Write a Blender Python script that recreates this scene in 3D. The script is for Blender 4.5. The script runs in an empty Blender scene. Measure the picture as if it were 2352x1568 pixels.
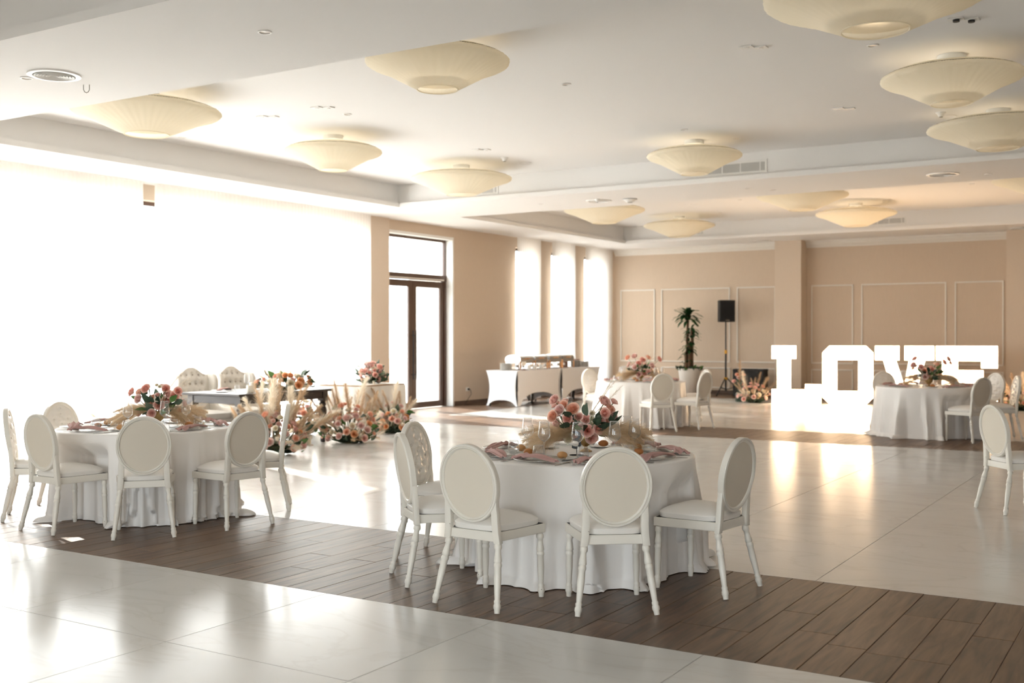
import bpy, bmesh, math, random
from mathutils import Vector, Matrix, Quaternion
R = math.radians
PI = math.pi
sin, cos = math.sin, math.cos
rnd = random.Random(7)
scene = bpy.context.scene
COL = scene.collection

# ------------------------------------------------------------------ camera
YAW, PITCH, ROLL = R(31.86), R(-0.3606), R(-0.0774)
fwd = Vector((-sin(YAW)*cos(PITCH), cos(YAW)*cos(PITCH), sin(PITCH)))
rt0 = Vector((cos(YAW), sin(YAW), 0)); up0 = rt0.cross(fwd)
rgt = rt0*cos(ROLL) + up0*sin(ROLL); upv = -rt0*sin(ROLL) + up0*cos(ROLL)
cd = bpy.data.cameras.new('camera'); cam = bpy.data.objects.new('camera', cd); COL.objects.link(cam)
mw = Matrix.Identity(4)
for i in range(3):
    mw[i][0] = rgt[i]; mw[i][1] = upv[i]; mw[i][2] = -fwd[i]
mw[2][3] = 1.55
cam.matrix_world = mw
cd.sensor_width = 36; cd.lens = 2508.25/2352*36; cd.clip_end = 300
cd.dof.use_dof = True; cd.dof.focus_distance = 7.2; cd.dof.aperture_fstop = 2.4
scene.camera = cam

# ------------------------------------------------------------------ light
w = bpy.data.worlds.new('sky'); scene.world = w; w.use_nodes = True
bg = w.node_tree.nodes['Background']; bg.inputs[0].default_value = (0.90, 0.955, 1.0, 1); bg.inputs[1].default_value = 5.0
sd = bpy.data.lights.new('sun', 'SUN'); sd.energy = 8; sd.angle = R(0.6); sd.color = (1.0, 0.92, 0.83)
sun = bpy.data.objects.new('sun', sd); COL.objects.link(sun)
SUN_EL = R(25.5); sdir = Vector((0.925*cos(SUN_EL), -0.38*cos(SUN_EL), -sin(SUN_EL)))
sun.rotation_euler = sdir.to_track_quat('-Z', 'Y').to_euler(); sun.location = (-40, 30, 20)
vs = scene.view_settings
vs.view_transform = 'Standard'; vs.look = 'None'; vs.gamma = 1.0; vs.exposure = 1.16; vs.use_curve_mapping = False
cy = scene.cycles
cy.max_bounces = 8; cy.diffuse_bounces = 5; cy.glossy_bounces = 3; cy.transmission_bounces = 4; cy.transparent_max_bounces = 16
cy.caustics_reflective = False; cy.caustics_refractive = False; cy.sample_clamp_indirect = 6.0
cy.use_denoising = True; cy.use_adaptive_sampling = True; cy.adaptive_threshold = .06; cy.adaptive_min_samples = 16
try: cy.denoiser = 'OPENIMAGEDENOISE'
except Exception: pass

def portal(y0, y1, z0, z1):
    a = bpy.data.lights.new('daylight_portal', 'AREA'); a.shape = 'RECTANGLE'; a.size = y1-y0; a.size_y = z1-z0
    a.cycles.is_portal = True
    o = bpy.data.objects.new('daylight_portal', a); COL.objects.link(o)
    o.location = (-13.95, (y0+y1)/2, (z0+z1)/2)
    o.rotation_euler = Matrix(((0, 0, -1), (1, 0, 0), (0, -1, 0))).to_euler()  # -Z looks along +X
def portal_back(x0, x1, z0, z1):
    a = bpy.data.lights.new('daylight_portal', 'AREA'); a.shape = 'RECTANGLE'; a.size = x1-x0; a.size_y = z1-z0; a.cycles.is_portal = True
    o = bpy.data.objects.new('daylight_portal', a); COL.objects.link(o); o.location = ((x0+x1)/2, -5.35, (z0+z1)/2); o.rotation_euler = (-PI/2, 0, PI)
for a_ in (-6.6, .6): portal_back(a_, a_+5, 0.05, 2.5)  # portals of the two added fill windows
portal(4.6, 16.45, 0.05, 3.62); portal(17.12, 19.5, 0.05, 3.66)
portal(22.05, 22.85, .3, 3.62); portal(23.75, 24.6, .3, 3.62); portal(25.5, 26.4, .3, 3.62)

# ------------------------------------------------------------------ materials
def lin(c):
    return tuple(((x/255)/12.92 if x/255 <= .04045 else ((x/255+.055)/1.055)**2.4) for x in c) + (1,)
MATS = {}
def mat(name, c=(200, 200, 200), rough=.6, metal=0, spec=.5, var=0, scale=8, bump=0, bscale=60, sheen=0, stretch=(1, 1, 1), trans=0):
    if name in MATS: return MATS[name]
    m = bpy.data.materials.new(name); m.use_nodes = True; nt = m.node_tree; N = nt.nodes; L = nt.links
    b = N['Principled BSDF']; b.inputs['Base Color'].default_value = lin(c); b.inputs['Roughness'].default_value = rough
    b.inputs['Metallic'].default_value = metal; b.inputs['Specular IOR Level'].default_value = spec
    if sheen: b.inputs['Sheen Weight'].default_value = sheen
    if var or bump:
        tc = N.new('ShaderNodeTexCoord'); mp = N.new('ShaderNodeMapping'); mp.inputs['Scale'].default_value = stretch
        L.new(tc.outputs['Object'], mp.inputs[0])
    if var:
        n = N.new('ShaderNodeTexNoise'); n.inputs['Scale'].default_value = scale; n.inputs['Detail'].default_value = 4
        L.new(mp.outputs[0], n.inputs['Vector'])
        hs = N.new('ShaderNodeHueSaturation'); hs.inputs['Color'].default_value = lin(c)
        mr = N.new('ShaderNodeMapRange'); mr.inputs[1].default_value = .3; mr.inputs[2].default_value = .7
        mr.inputs[3].default_value = 1-var; mr.inputs[4].default_value = 1+var
        L.new(n.outputs[0], mr.inputs[0]); L.new(mr.outputs[0], hs.inputs['Value']); L.new(hs.outputs[0], b.inputs['Base Color'])
    if bump:
        n2 = N.new('ShaderNodeTexNoise'); n2.inputs['Scale'].default_value = bscale; n2.inputs['Detail'].default_value = 3
        L.new(mp.outputs[0], n2.inputs['Vector'])
        bp = N.new('ShaderNodeBump'); bp.inputs['Strength'].default_value = bump; bp.inputs['Distance'].default_value = .01
        L.new(n2.outputs[0], bp.inputs['Height']); L.new(bp.outputs[0], b.inputs['Normal'])
    if trans:   # soft translucency for petals, plumes and shades
        t = N.new('ShaderNodeBsdfTranslucent'); t.inputs[0].default_value = lin(c)
        src = b.inputs['Base Color'].links
        if src: L.new(src[0].from_socket, t.inputs[0])
        mx = N.new('ShaderNodeMixShader'); mx.inputs[0].default_value = trans
        L.new(b.outputs[0], mx.inputs[1]); L.new(t.outputs[0], mx.inputs[2]); L.new(mx.outputs[0], N['Material Output'].inputs[0])
    MATS[name] = m
    return m

def glass(name, tint=(255, 255, 255), base=.05, edge=.5, power=3, rough=.02, edge_white=.3):
    m = bpy.data.materials.new(name); m.use_nodes = True; nt = m.node_tree; N = nt.nodes; L = nt.links
    N.remove(N['Principled BSDF'])
    t = N.new('ShaderNodeBsdfTransparent'); t.inputs[0].default_value = lin(tint)
    g = N.new('ShaderNodeBsdfGlossy'); g.inputs['Roughness'].default_value = rough
    d = N.new('ShaderNodeBsdfTranslucent'); d.inputs[0].default_value = lin(tint)
    lw = N.new('ShaderNodeLayerWeight'); lw.inputs[0].default_value = .5
    pw = N.new('ShaderNodeMath'); pw.operation = 'POWER'; pw.inputs[1].default_value = power; L.new(lw.outputs['Facing'], pw.inputs[0])
    mr = N.new('ShaderNodeMapRange'); mr.inputs[3].default_value = base; mr.inputs[4].default_value = edge; L.new(pw.outputs[0], mr.inputs[0])
    m1 = N.new('ShaderNodeMixShader'); m1.inputs[0].default_value = edge_white; L.new(g.outputs[0], m1.inputs[1]); L.new(d.outputs[0], m1.inputs[2])  # white translucency puts bright edge highlights into the glass
    mx = N.new('ShaderNodeMixShader'); L.new(mr.outputs[0], mx.inputs[0]); L.new(t.outputs[0], mx.inputs[1]); L.new(m1.outputs[0], mx.inputs[2])
    L.new(mx.outputs[0], N['Material Output'].inputs[0])
    MATS[name] = m; return m

def emit(name, c, s):
    m = bpy.data.materials.new(name); m.use_nodes = True; b = m.node_tree.nodes['Principled BSDF']
    b.inputs['Base Color'].default_value = lin(c); b.inputs['Emission Color'].default_value = lin(c); b.inputs['Emission Strength'].default_value = s
    MATS[name] = m; return m

def sheer(name):
    m = bpy.data.materials.new(name); m.use_nodes = True; nt = m.node_tree; N = nt.nodes; L = nt.links
    N.remove(N['Principled BSDF'])
    t = N.new('ShaderNodeBsdfTransparent'); t.inputs[0].default_value = (1, 1, 1, 1)
    d = N.new('ShaderNodeBsdfDiffuse'); d.inputs[0].default_value = lin((250, 249, 247))
    tl = N.new('ShaderNodeBsdfTranslucent'); tl.inputs[0].default_value = lin((252, 251, 250))
    m1 = N.new('ShaderNodeMixShader'); m1.inputs[0].default_value = .62
    L.new(d.outputs[0], m1.inputs[1]); L.new(tl.outputs[0], m1.inputs[2])
    m2 = N.new('ShaderNodeMixShader'); m2.inputs[0].default_value = .85
    L.new(t.outputs[0], m2.inputs[1]); L.new(m1.outputs[0], m2.inputs[2]); L.new(m2.outputs[0], N['Material Output'].inputs[0])
    MATS[name] = m; return m

def marble(name):
    m = bpy.data.materials.new(name); m.use_nodes = True; nt = m.node_tree; N = nt.nodes; L = nt.links
    b = N['Principled BSDF']; b.inputs['Roughness'].default_value = .17; b.inputs['Specular IOR Level'].default_value = .4
    geo = N.new('ShaderNodeNewGeometry'); oi = N.new('ShaderNodeObjectInfo')
    ml = N.new('ShaderNodeVectorMath'); ml.operation = 'MULTIPLY_ADD'
    cv = N.new('ShaderNodeCombineXYZ'); s1 = N.new('ShaderNodeMath'); s1.operation = 'MULTIPLY'; s1.inputs[1].default_value = 37
    L.new(oi.outputs['Random'], s1.inputs[0]); L.new(s1.outputs[0], cv.inputs[0]); L.new(s1.outputs[0], cv.inputs[1]); L.new(s1.outputs[0], cv.inputs[2])
    ml.inputs[1].default_value = (.55, 1.1, 1); L.new(geo.outputs['Position'], ml.inputs[0]); L.new(cv.outputs[0], ml.inputs[2])
    n1 = N.new('ShaderNodeTexNoise'); n1.inputs['Scale'].default_value = 1.5; n1.inputs['Detail'].default_value = 7; n1.inputs['Distortion'].default_value = 1.1
    L.new(ml.outputs[0], n1.inputs['Vector'])
    # thin veins where the noise crosses its middle
    a = N.new('ShaderNodeMath'); a.operation = 'SUBTRACT'; a.inputs[1].default_value = .5; L.new(n1.outputs[0], a.inputs[0])
    ab = N.new('ShaderNodeMath'); ab.operation = 'ABSOLUTE'; L.new(a.outputs[0], ab.inputs[0])
    cr = N.new('ShaderNodeValToRGB'); e = cr.color_ramp.elements
    e[0].position = 0; e[0].color = lin((206, 203, 198)); e[1].position = .018; e[1].color = lin((211, 209, 205))
    e2 = cr.color_ramp.elements.new(.16); e2.color = lin((213, 211, 207))
    L.new(ab.outputs[0], cr.inputs[0]); L.new(cr.outputs[0], b.inputs['Base Color'])
    n2 = N.new('ShaderNodeTexNoise'); n2.inputs['Scale'].default_value = 3; n2.inputs['Detail'].default_value = 3
    L.new(ml.outputs[0], n2.inputs['Vector'])
    mr = N.new('ShaderNodeMapRange'); mr.inputs[3].default_value = .13; mr.inputs[4].default_value = .24; L.new(n2.outputs[0], mr.inputs[0]); L.new(mr.outputs[0], b.inputs['Roughness'])
    MATS[name] = m; return m

def planks(name):
    m = bpy.data.materials.new(name); m.use_nodes = True; nt = m.node_tree; N = nt.nodes; L = nt.links
    b = N['Principled BSDF']; b.inputs['Roughness'].default_value = .4
    geo = N.new('ShaderNodeNewGeometry'); oi = N.new('ShaderNodeObjectInfo')
    cv = N.new('ShaderNodeCombineXYZ'); s1 = N.new('ShaderNodeMath'); s1.operation = 'MULTIPLY'; s1.inputs[1].default_value = 53
    L.new(oi.outputs['Random'], s1.inputs[0]); L.new(s1.outputs[0], cv.inputs[0]); L.new(s1.outputs[0], cv.inputs[1])
    ml = N.new('ShaderNodeVectorMath'); ml.operation = 'MULTIPLY_ADD'; ml.inputs[1].default_value = (14, 1.4, 1)
    L.new(geo.outputs['Position'], ml.inputs[0]); L.new(cv.outputs[0], ml.inputs[2])
    n1 = N.new('ShaderNodeTexNoise'); n1.inputs['Scale'].default_value = 1.6; n1.inputs['Detail'].default_value = 6; n1.inputs['Distortion'].default_value = .8
    L.new(ml.outputs[0], n1.inputs['Vector'])
    cr = N.new('ShaderNodeValToRGB'); e = cr.color_ramp.elements
    e[0].position = .3; e[0].color = lin((80, 60, 46)); e[1].position = .72; e[1].color = lin((124, 95, 71))
    L.new(n1.outputs[0], cr.inputs[0])
    hs = N.new('ShaderNodeHueSaturation'); mr = N.new('ShaderNodeMapRange'); mr.inputs[3].default_value = .78; mr.inputs[4].default_value = 1.2
    L.new(oi.outputs['Random'], mr.inputs[0]); L.new(mr.outputs[0], hs.inputs['Value']); L.new(cr.outputs[0], hs.inputs['Color']); L.new(hs.outputs[0], b.inputs['Base Color'])
    bp = N.new('ShaderNodeBump'); bp.inputs['Strength'].default_value = .12; bp.inputs['Distance'].default_value = .004
    L.new(n1.outputs[0], bp.inputs['Height']); L.new(bp.outputs[0], b.inputs['Normal'])
    MATS[name] = m; return m

def rose_mat(name, outer, inner):
    m = bpy.data.materials.new(name); m.use_nodes = True; nt = m.node_tree; N = nt.nodes; L = nt.links
    b = N['Principled BSDF']; b.inputs['Roughness'].default_value = .6; b.inputs['Specular IOR Level'].default_value = .25
    tc = N.new('ShaderNodeTexCoord'); sx = N.new('ShaderNodeVectorMath'); sx.operation = 'MULTIPLY'; sx.inputs[1].default_value = (1, 1, 0)
    ln = N.new('ShaderNodeVectorMath'); ln.operation = 'LENGTH'; cr = N.new('ShaderNodeValToRGB')
    L.new(tc.outputs['Object'], sx.inputs[0]); L.new(sx.outputs[0], ln.inputs[0]); L.new(ln.outputs['Value'], cr.inputs[0])
    e = cr.color_ramp.elements; e[0].position = .15; e[0].color = lin(inner); e[1].position = .95; e[1].color = lin(outer)
    L.new(cr.outputs[0], b.inputs['Base Color'])
    t = N.new('ShaderNodeBsdfTranslucent'); L.new(cr.outputs[0], t.inputs[0])
    mx = N.new('ShaderNodeMixShader'); mx.inputs[0].default_value = .42
    L.new(b.outputs[0], mx.inputs[1]); L.new(t.outputs[0], mx.inputs[2]); L.new(mx.outputs[0], N['Material Output'].inputs[0])
    MATS[name] = m; return m

def worn_paint(name, c):
    m = mat(name, c, .38, var=.02, scale=6); nt = m.node_tree; N = nt.nodes; L = nt.links; b = N['Principled BSDF']
    tc = N.new('ShaderNodeTexCoord'); n = N.new('ShaderNodeTexNoise'); n.inputs['Scale'].default_value = 38; n.inputs['Detail'].default_value = 5
    L.new(tc.outputs['Object'], n.inputs['Vector'])
    cr = N.new('ShaderNodeValToRGB'); cr.color_ramp.elements[0].position = .735; cr.color_ramp.elements[1].position = .765
    L.new(n.outputs[0], cr.inputs[0])
    mx = N.new('ShaderNodeMix'); mx.data_type = 'RGBA'; mx.inputs['B'].default_value = lin((120, 104, 86))
    src = b.inputs['Base Color'].links[0].from_socket
    L.new(cr.outputs[0], mx.inputs['Factor']); L.new(src, mx.inputs['A']); L.new(mx.outputs['Result'], b.inputs['Base Color'])
    return m

mat('ceiling_paint', (237, 235, 233), .85); mat('wall_paint', (208, 189, 168), .8, var=.015, scale=30, bump=.04, bscale=220, stretch=(1, 1, .25))
mat('pilaster_paint', (215, 198, 179), .8, var=.015, scale=30); mat('trim_white', (228, 222, 213), .5); mat('plaster_white', (240, 238, 234), .8)
mat('skirting', (92, 72, 58), .45, var=.1, scale=5); marble('marble_tile'); planks('oak_plank'); mat('grout', (150, 142, 130), .8)
mat('dark_frame', (84, 61, 48), .42, var=.06, scale=4); mat('frame_gasket', (40, 34, 30), .5)
glass('window_glass', (250, 252, 252), .02, .3, 4, .01, 0); sheer('sheer_cloth'); mat('terrace', (176, 171, 164), .9, var=.04, scale=2)
mat('render_white', (232, 226, 216), .9)
worn_paint('chair_paint', (231, 225, 214)); mat('chair_linen', (222, 212, 196), .85, bump=.15, bscale=500, stretch=(1, 1, 1))
mat('vinyl', (234, 229, 222), .42, bump=.03, bscale=30); mat('vinyl_back', (232, 227, 219), .28); mat('gap_black', (26, 26, 28), .6)
mat('satin', (238, 233, 228), .42, sheen=.25, bump=.02, bscale=40); mat('linen_cloth', (228, 222, 214), .75)
mat('tabletop_wood', (150, 120, 90), .6)
glass('clear_glass', (252, 253, 254), .10, .95, 2.6, .015, .4); glass('plate_glass', (252, 253, 252), .12, .6, 2, .03, .5); mat('steel', (205, 203, 200), .22, metal=1)
glass('bottle_green', (150, 178, 165), .1, .6, 3, .03, .3)
mat('water', (235, 240, 242), .05, spec=.6)
mat('napkin_pink', (196, 156, 149), .8, bump=.12, bscale=160); mat('bread', (184, 118, 64), .6, var=.18, scale=14)
mat('bread_flour', (204, 152, 98), .65, var=.1, scale=14); mat('porcelain', (238, 234, 228), .25)
mat('gold', (178, 150, 104), .34, metal=.85, var=.12, scale=20); mat('black_metal', (24, 23, 24), .4)
rose_mat('rose_coral', (254, 222, 211), (249, 190, 174)); rose_mat('rose_peach', (254, 222, 204), (249, 190, 158)); rose_mat('rose_blush', (253, 236, 230), (247, 206, 196))
rose_mat('rose_pink', (253, 228, 219), (248, 200, 188)); rose_mat('rose_cream', (254, 250, 240), (248, 236, 210)); rose_mat('rose_orange', (254, 216, 178), (247, 180, 124))
mat('leaf_dark', (58, 78, 60), .5, var=.2, scale=5, trans=.12); mat('leaf_grey', (96, 114, 96), .6, var=.15, scale=5, trans=.15); mat('leaf_fresh', (84, 122, 62), .5, var=.2, scale=5, trans=.2)
mat('stem_green', (92, 108, 62), .6); mat('pampas', (236, 216, 186), .9, var=.1, scale=4, trans=.5); mat('pampas_tan', (214, 189, 158), .9, var=.12, scale=4, trans=.4)
mat('pampas_pale', (246, 236, 220), .9, var=.06, scale=4, trans=.4); mat('floral_foam', (70, 74, 52), .9)
mat('dark_wood', (62, 54, 52), .33, var=.12, scale=6); mat('wing_linen', (226, 219, 209), .85, bump=.12, bscale=300)
mat('wing_button_shaded', (176, 164, 150), .8); mat('spandex', (236, 232, 230), .6); mat('brass', (214, 160, 110), .35, metal=.6); mat('rust_wood', (126, 72, 46), .5)  # wing chair buttons: linen darkened, tuft shadow put into the colour
emit('candle_glow', (255, 240, 220), 3.0); mat('wax', (246, 240, 228), .5)
mat('pot_white', (234, 228, 220), .5); mat('trunk', (104, 78, 56), .85, var=.25, scale=12, stretch=(1, 1, .2)); mat('plant_leaf', (44, 84, 44), .45, var=.25, scale=4, trans=.1); mat('soil', (60, 46, 36), .95)
mat('speaker_black', (16, 16, 17), .55, bump=.3, bscale=300); mat('speaker_grille', (9, 9, 10), .7, bump=.5, bscale=420); mat('yellow_plastic', (222, 164, 50), .45)
emit('letter_face', (255, 218, 176), 8.0); mat('letter_side', (240, 232, 222), .5)
mat('shade_cloth', (255, 249, 234), .85, trans=.5); mat('lamp_white', (240, 240, 236), .4); mat('wire', (150, 140, 120), .5); mat('diffuser', (255, 250, 240), .6, trans=.5)
mat('fixture_white', (236, 234, 230), .45); mat('fixture_grey', (128, 124, 114), .6); mat('fixture_lens', (226, 214, 200), .3); mat('grille_dark', (110, 106, 98), .7)
mat('number_black', (28, 34, 40), .4); mat('outlet_white', (238, 236, 230), .4)

# ------------------------------------------------------------------ mesh helpers
class MB:
    def __init__(s): s.v = []; s.f = []
    def add(s, vs, fs, M=None):
        o = len(s.v)
        s.v += [tuple(M @ Vector(p)) for p in vs] if M else [tuple(p) for p in vs]
        s.f += [tuple(i+o for i in f) for f in fs]; return s
    def box(s, x0, x1, y0, y1, z0, z1, M=None):
        return s.add([(x0, y0, z0), (x1, y0, z0), (x1, y1, z0), (x0, y1, z0), (x0, y0, z1), (x1, y0, z1), (x1, y1, z1), (x0, y1, z1)],
                     [(0, 3, 2, 1), (4, 5, 6, 7), (0, 1, 5, 4), (1, 2, 6, 5), (2, 3, 7, 6), (3, 0, 4, 7)], M)
    def lathe(s, prof, n=24, M=None, cap0=True, cap1=True, wob=None):
        vs = []; fs = []
        for r, z in prof:
            for k in range(n):
                a = 2*PI*k/n; q = r*(wob(k, n) if wob else 1); vs.append((q*cos(a), q*sin(a), z))
        for i in range(len(prof)-1):
            for k in range(n):
                k2 = (k+1) % n; fs.append((i*n+k, i*n+k2, (i+1)*n+k2, (i+1)*n+k))
        if cap0 and prof[0][0] > 1e-5: fs.append(tuple(range(n-1, -1, -1)))
        if cap1 and prof[-1][0] > 1e-5: b = (len(prof)-1)*n; fs.append(tuple(b+k for k in range(n)))
        return s.add(vs, fs, M)
    def tube(s, pts, rad, n=8, M=None, cap=True):
        pts = [Vector(p) for p in pts]; m = len(pts); rads = rad if isinstance(rad, (list, tuple)) else [rad]*m
        vs = []; fs = []; ref = None
        for i, p in enumerate(pts):
            t = (pts[min(i+1, m-1)]-pts[max(i-1, 0)]).normalized()
            if ref is None:
                ref = Vector((0, 0, 1)) if abs(t.z) < .9 else Vector((1, 0, 0))
            x = (ref - t*ref.dot(t)).normalized(); y = t.cross(x); ref = x
            for k in range(n):
                a = 2*PI*k/n; vs.append(p + (x*cos(a)+y*sin(a))*rads[i])
        for i in range(m-1):
            for k in range(n):
                k2 = (k+1) % n; fs.append((i*n+k, i*n+k2, (i+1)*n+k2, (i+1)*n+k))
        if cap: fs.append(tuple(range(n-1, -1, -1))); fs.append(tuple((m-1)*n+k for k in range(n)))
        return s.add(vs, fs, M)
    def prism(s, poly, z0, z1, M=None):
        n = len(poly); vs = [(x, y, z0) for x, y in poly]+[(x, y, z1) for x, y in poly]
        fs = [tuple(range(n-1, -1, -1)), tuple(range(n, 2*n))]+[(k, (k+1) % n, n+(k+1) % n, n+k) for k in range(n)]
        return s.add(vs, fs, M)
    def grid(s, fn, nu, nv, cu=False, M=None):
        vs = [fn(i/(nu if cu else nu-1), j/(nv-1)) for j in range(nv) for i in range(nu)]; fs = []
        for j in range(nv-1):
            for i in range(nu if cu else nu-1):
                i2 = (i+1) % nu; fs.append((j*nu+i, j*nu+i2, (j+1)*nu+i2, (j+1)*nu+i))
        return s.add(vs, fs, M)
    def mesh(s, name, material, smooth=None, bevel=0, seg=2):
        me = bpy.data.meshes.new(name); me.from_pydata(s.v, [], s.f)
        bm = bmesh.new(); bm.from_mesh(me)
        bmesh.ops.recalc_face_normals(bm, faces=bm.faces[:])
        if bevel:
            ed = [e for e in bm.edges if len(e.link_faces) == 2 and e.calc_face_angle(0) > R(30)]
            bmesh.ops.bevel(bm, geom=ed, offset=bevel, segments=seg, affect='EDGES', profile=.5, clamp_overlap=True)
        bm.to_mesh(me); bm.free()
        me.materials.append(MATS[material])
        if smooth is not None:
            for p in me.polygons: p.use_smooth = True
            if smooth < 180: me.set_sharp_from_angle(angle=R(smooth))
        return me
    def build(s, name, material, parent=None, smooth=None, bevel=0, seg=2):
        return link(name, s.mesh(name, material, smooth, bevel, seg), parent)

def link(name, me, parent=None, M=None):
    o = bpy.data.objects.new(name, me); COL.objects.link(o)
    if parent: o.parent = parent
    if M is not None: o.matrix_basis = M
    return o
def tag(o, label=None, cat=None, group=None, kind=None):
    if label: o['label'] = label
    if cat: o['category'] = cat
    if group: o['group'] = group
    if kind: o['kind'] = kind
    return o
def thing(name, label, cat, loc=(0, 0, 0), rz=0, group=None):
    o = bpy.data.objects.new(name, None); COL.objects.link(o); o.empty_display_size = .1
    o.location = loc; o.rotation_euler = (0, 0, rz); return tag(o, label, cat, group)
def struct(o): o['kind'] = 'structure'; return o
KIDS = {}
def kids(o): return [c for c in COL.objects if c.parent == o] if o.name not in KIDS else KIDS[o.name]
def dup(o, loc=None, rz=None, label=None, group=None, parent=None):
    c = o.copy(); COL.objects.link(c)
    if parent: c.parent = parent
    if loc is not None: c.location = loc
    if rz is not None: c.rotation_euler = (0, 0, rz)
    if label: c['label'] = label
    if group: c['group'] = group
    if o.name not in KIDS: KIDS[o.name] = [k for k in bpy.data.objects if k.parent == o]
    for k in KIDS[o.name]: dup(k, parent=c)
    return c
def MT(x, y, z): return Matrix.Translation((x, y, z))
def aim(p, d, s=1, spin=0):     # unit mesh with its axis +Z turned to d
    q = Vector(d).to_track_quat('Z', 'Y') @ Quaternion((0, 0, 1), spin)
    S = Matrix.Diagonal((s, s, s, 1)) if not isinstance(s, tuple) else Matrix.Diagonal((*s, 1))
    return MT(*p) @ q.to_matrix().to_4x4() @ S
def rz_for(d): return math.atan2(-d[0], d[1])      # turn local +Y to d

# ------------------------------------------------------------------ floor
XL, YF, ZS, ZC = -13.6, 26.95, 3.86, 4.28
XR, YB = 8.0, -5.0
S1, S2 = (4.97, 6.83), (15.5, 17.25)
fl = struct(MB().box(XL-.3, XR, YB, YF+.3, -.2, -.005).build('floor', 'grout'))
tile_cache = {}
def tile(x0, x1, y0, y1):
    wx, wy = round(x1-x0-.003, 4), round(y1-y0-.003, 4)
    if wx < .02 or wy < .02: return
    k = (wx, wy)
    if k not in tile_cache: tile_cache[k] = MB().box(-wx/2, wx/2, -wy/2, wy/2, -.012, 0).mesh('tile', 'marble_tile', bevel=.0012, seg=1)
    o = link('tile', tile_cache[k], fl); o.location = ((x0+x1)/2, (y0+y1)/2, 0)
xs = [-12.2]+[-2+1.2*k for k in range(-8, 5)]
def rows(a, b, step, up=True):
    ys = [a]
    while ys[-1] < b-.3: ys.append(min(ys[-1]+step, b))
    if b-ys[-1] > .01: ys[-1] = b
    return ys
for ys in ([4.97-1.213*3, 4.97-1.213*2, 4.97-1.213, 4.97], rows(S1[1], S2[0], 1.2386), rows(S2[1], 25.2, 1.2)):
    for x0, x1 in zip(xs, xs[1:]):
        for y0, y1 in zip(ys, ys[1:]): tile(x0, x1, y0, y1)
rest = MB()
def field(mb, x0, x1, y0, y1, sx, sy, gap):
    x = x0
    while x < x1-.01:
        xe = min(x+sx, x1); y = y0
        while y < y1-.01:
            ye = min(y+sy, y1); mb.box(x+gap, xe-gap, y+gap, ye-gap, -.012, 0); y = ye
        x = xe
field(rest, -12.2, 2.8, YB, 4.97-1.213*3, 1.2, 1.2, .0015)
field(rest, 2.8, XR, YB, S1[0], 1.2, 1.2, .0015); field(rest, 2.8, XR, S1[1], S2[0], 1.2, 1.2, .0015); field(rest, 2.8, XR, S2[1], 25.2, 1.2, 1.2, .0015)
tag(rest.build('tile_field', 'marble_tile', fl), kind='stuff')
PW = .1985
plank_cache = {}
def plank(x, y0, y1):
    ln = round(y1-y0-.002, 3)
    if ln not in plank_cache: plank_cache[ln] = MB().box(-PW/2+.001, PW/2-.001, -ln/2, ln/2, -.012, 0).mesh('plank', 'oak_plank', bevel=.0022, seg=1)
    o = link('plank', plank_cache[ln], fl); o.location = (x, (y0+y1)/2, -.0002-rnd.random()*.001)
    o.rotation_euler = (rnd.uniform(-.0006, .0006), rnd.uniform(-.004, .004), 0)
for (a, b) in (S1, S2):
    k = 0
    x = -1.248-PW*54
    while x < -.05:
        if x > -12.15:
            c1 = a+rnd.choice((.32, .5, .68, .86, 1.04, 1.22, 1.4))
            cuts = [a, c1, b] if rnd.random() < .75 else [a, a+.45, a+1.3, b]
            for y0, y1 in zip(cuts, cuts[1:]): plank(x, y0, y1)
        x += PW
pf = MB()
for (a, b) in (S1, S2): field(pf, -.05, XR, a, b, PW, 1.2, .001)
field(pf, XL, -12.2, YB, YF, PW, 1.25, .001); field(pf, -12.2, XR, 25.2, YF, PW, 1.1, .001)
for (a, b) in (S1, S2): field(pf, -12.2, -12.02, a, b, PW, 1.2, .001)
tag(pf.build('plank_field', 'oak_plank', fl), kind='stuff')
struct(MB().box(-60, XL-.31, -40, 60, -.4, -.08).build('terrace_ground', 'terrace')); struct(MB().box(XL-.3, 40, -40, YB-.31, -.4, -.08).build('garden_ground', 'terrace'))

# ------------------------------------------------------------------ ceiling
XI, XO = -12.2, .2
recs = [(-3.4, 5.17), (7.09, 15.75), (17.7, 25.1)]
cl = struct(MB().box(XL-.3, XR, YB, YF+.3, 4.75, 4.95).build('ceiling', 'ceiling_paint'))
lo = MB(); hi = MB(); pn = MB(); d = .1
ed = [YB]+[q for r in recs for q in r]+[YF+.3]
for z0, z1, g, mb in ((ZS, 3.935, 0, lo), (3.935, 4.75, d, hi)):
    mb.box(XL-.3, XI-g, YB, YF+.3, z0, z1); mb.box(XO+g, XR, YB, YF+.3, z0, z1)
    for i in range(0, len(ed), 2): mb.box(XI-g, XO+g, ed[i]+(g if i else 0), ed[i+1]-(g if i < len(ed)-2 else 0), z0, z1)
lo.build('soffit', 'ceiling_paint', cl); hi.build('recess_side', 'ceiling_paint', cl)
for a, b in recs: MB().box(XI-d, XO+d, a-d, b+d, ZC, 4.7).build('recess_panel', 'ceiling_paint', cl)

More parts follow.
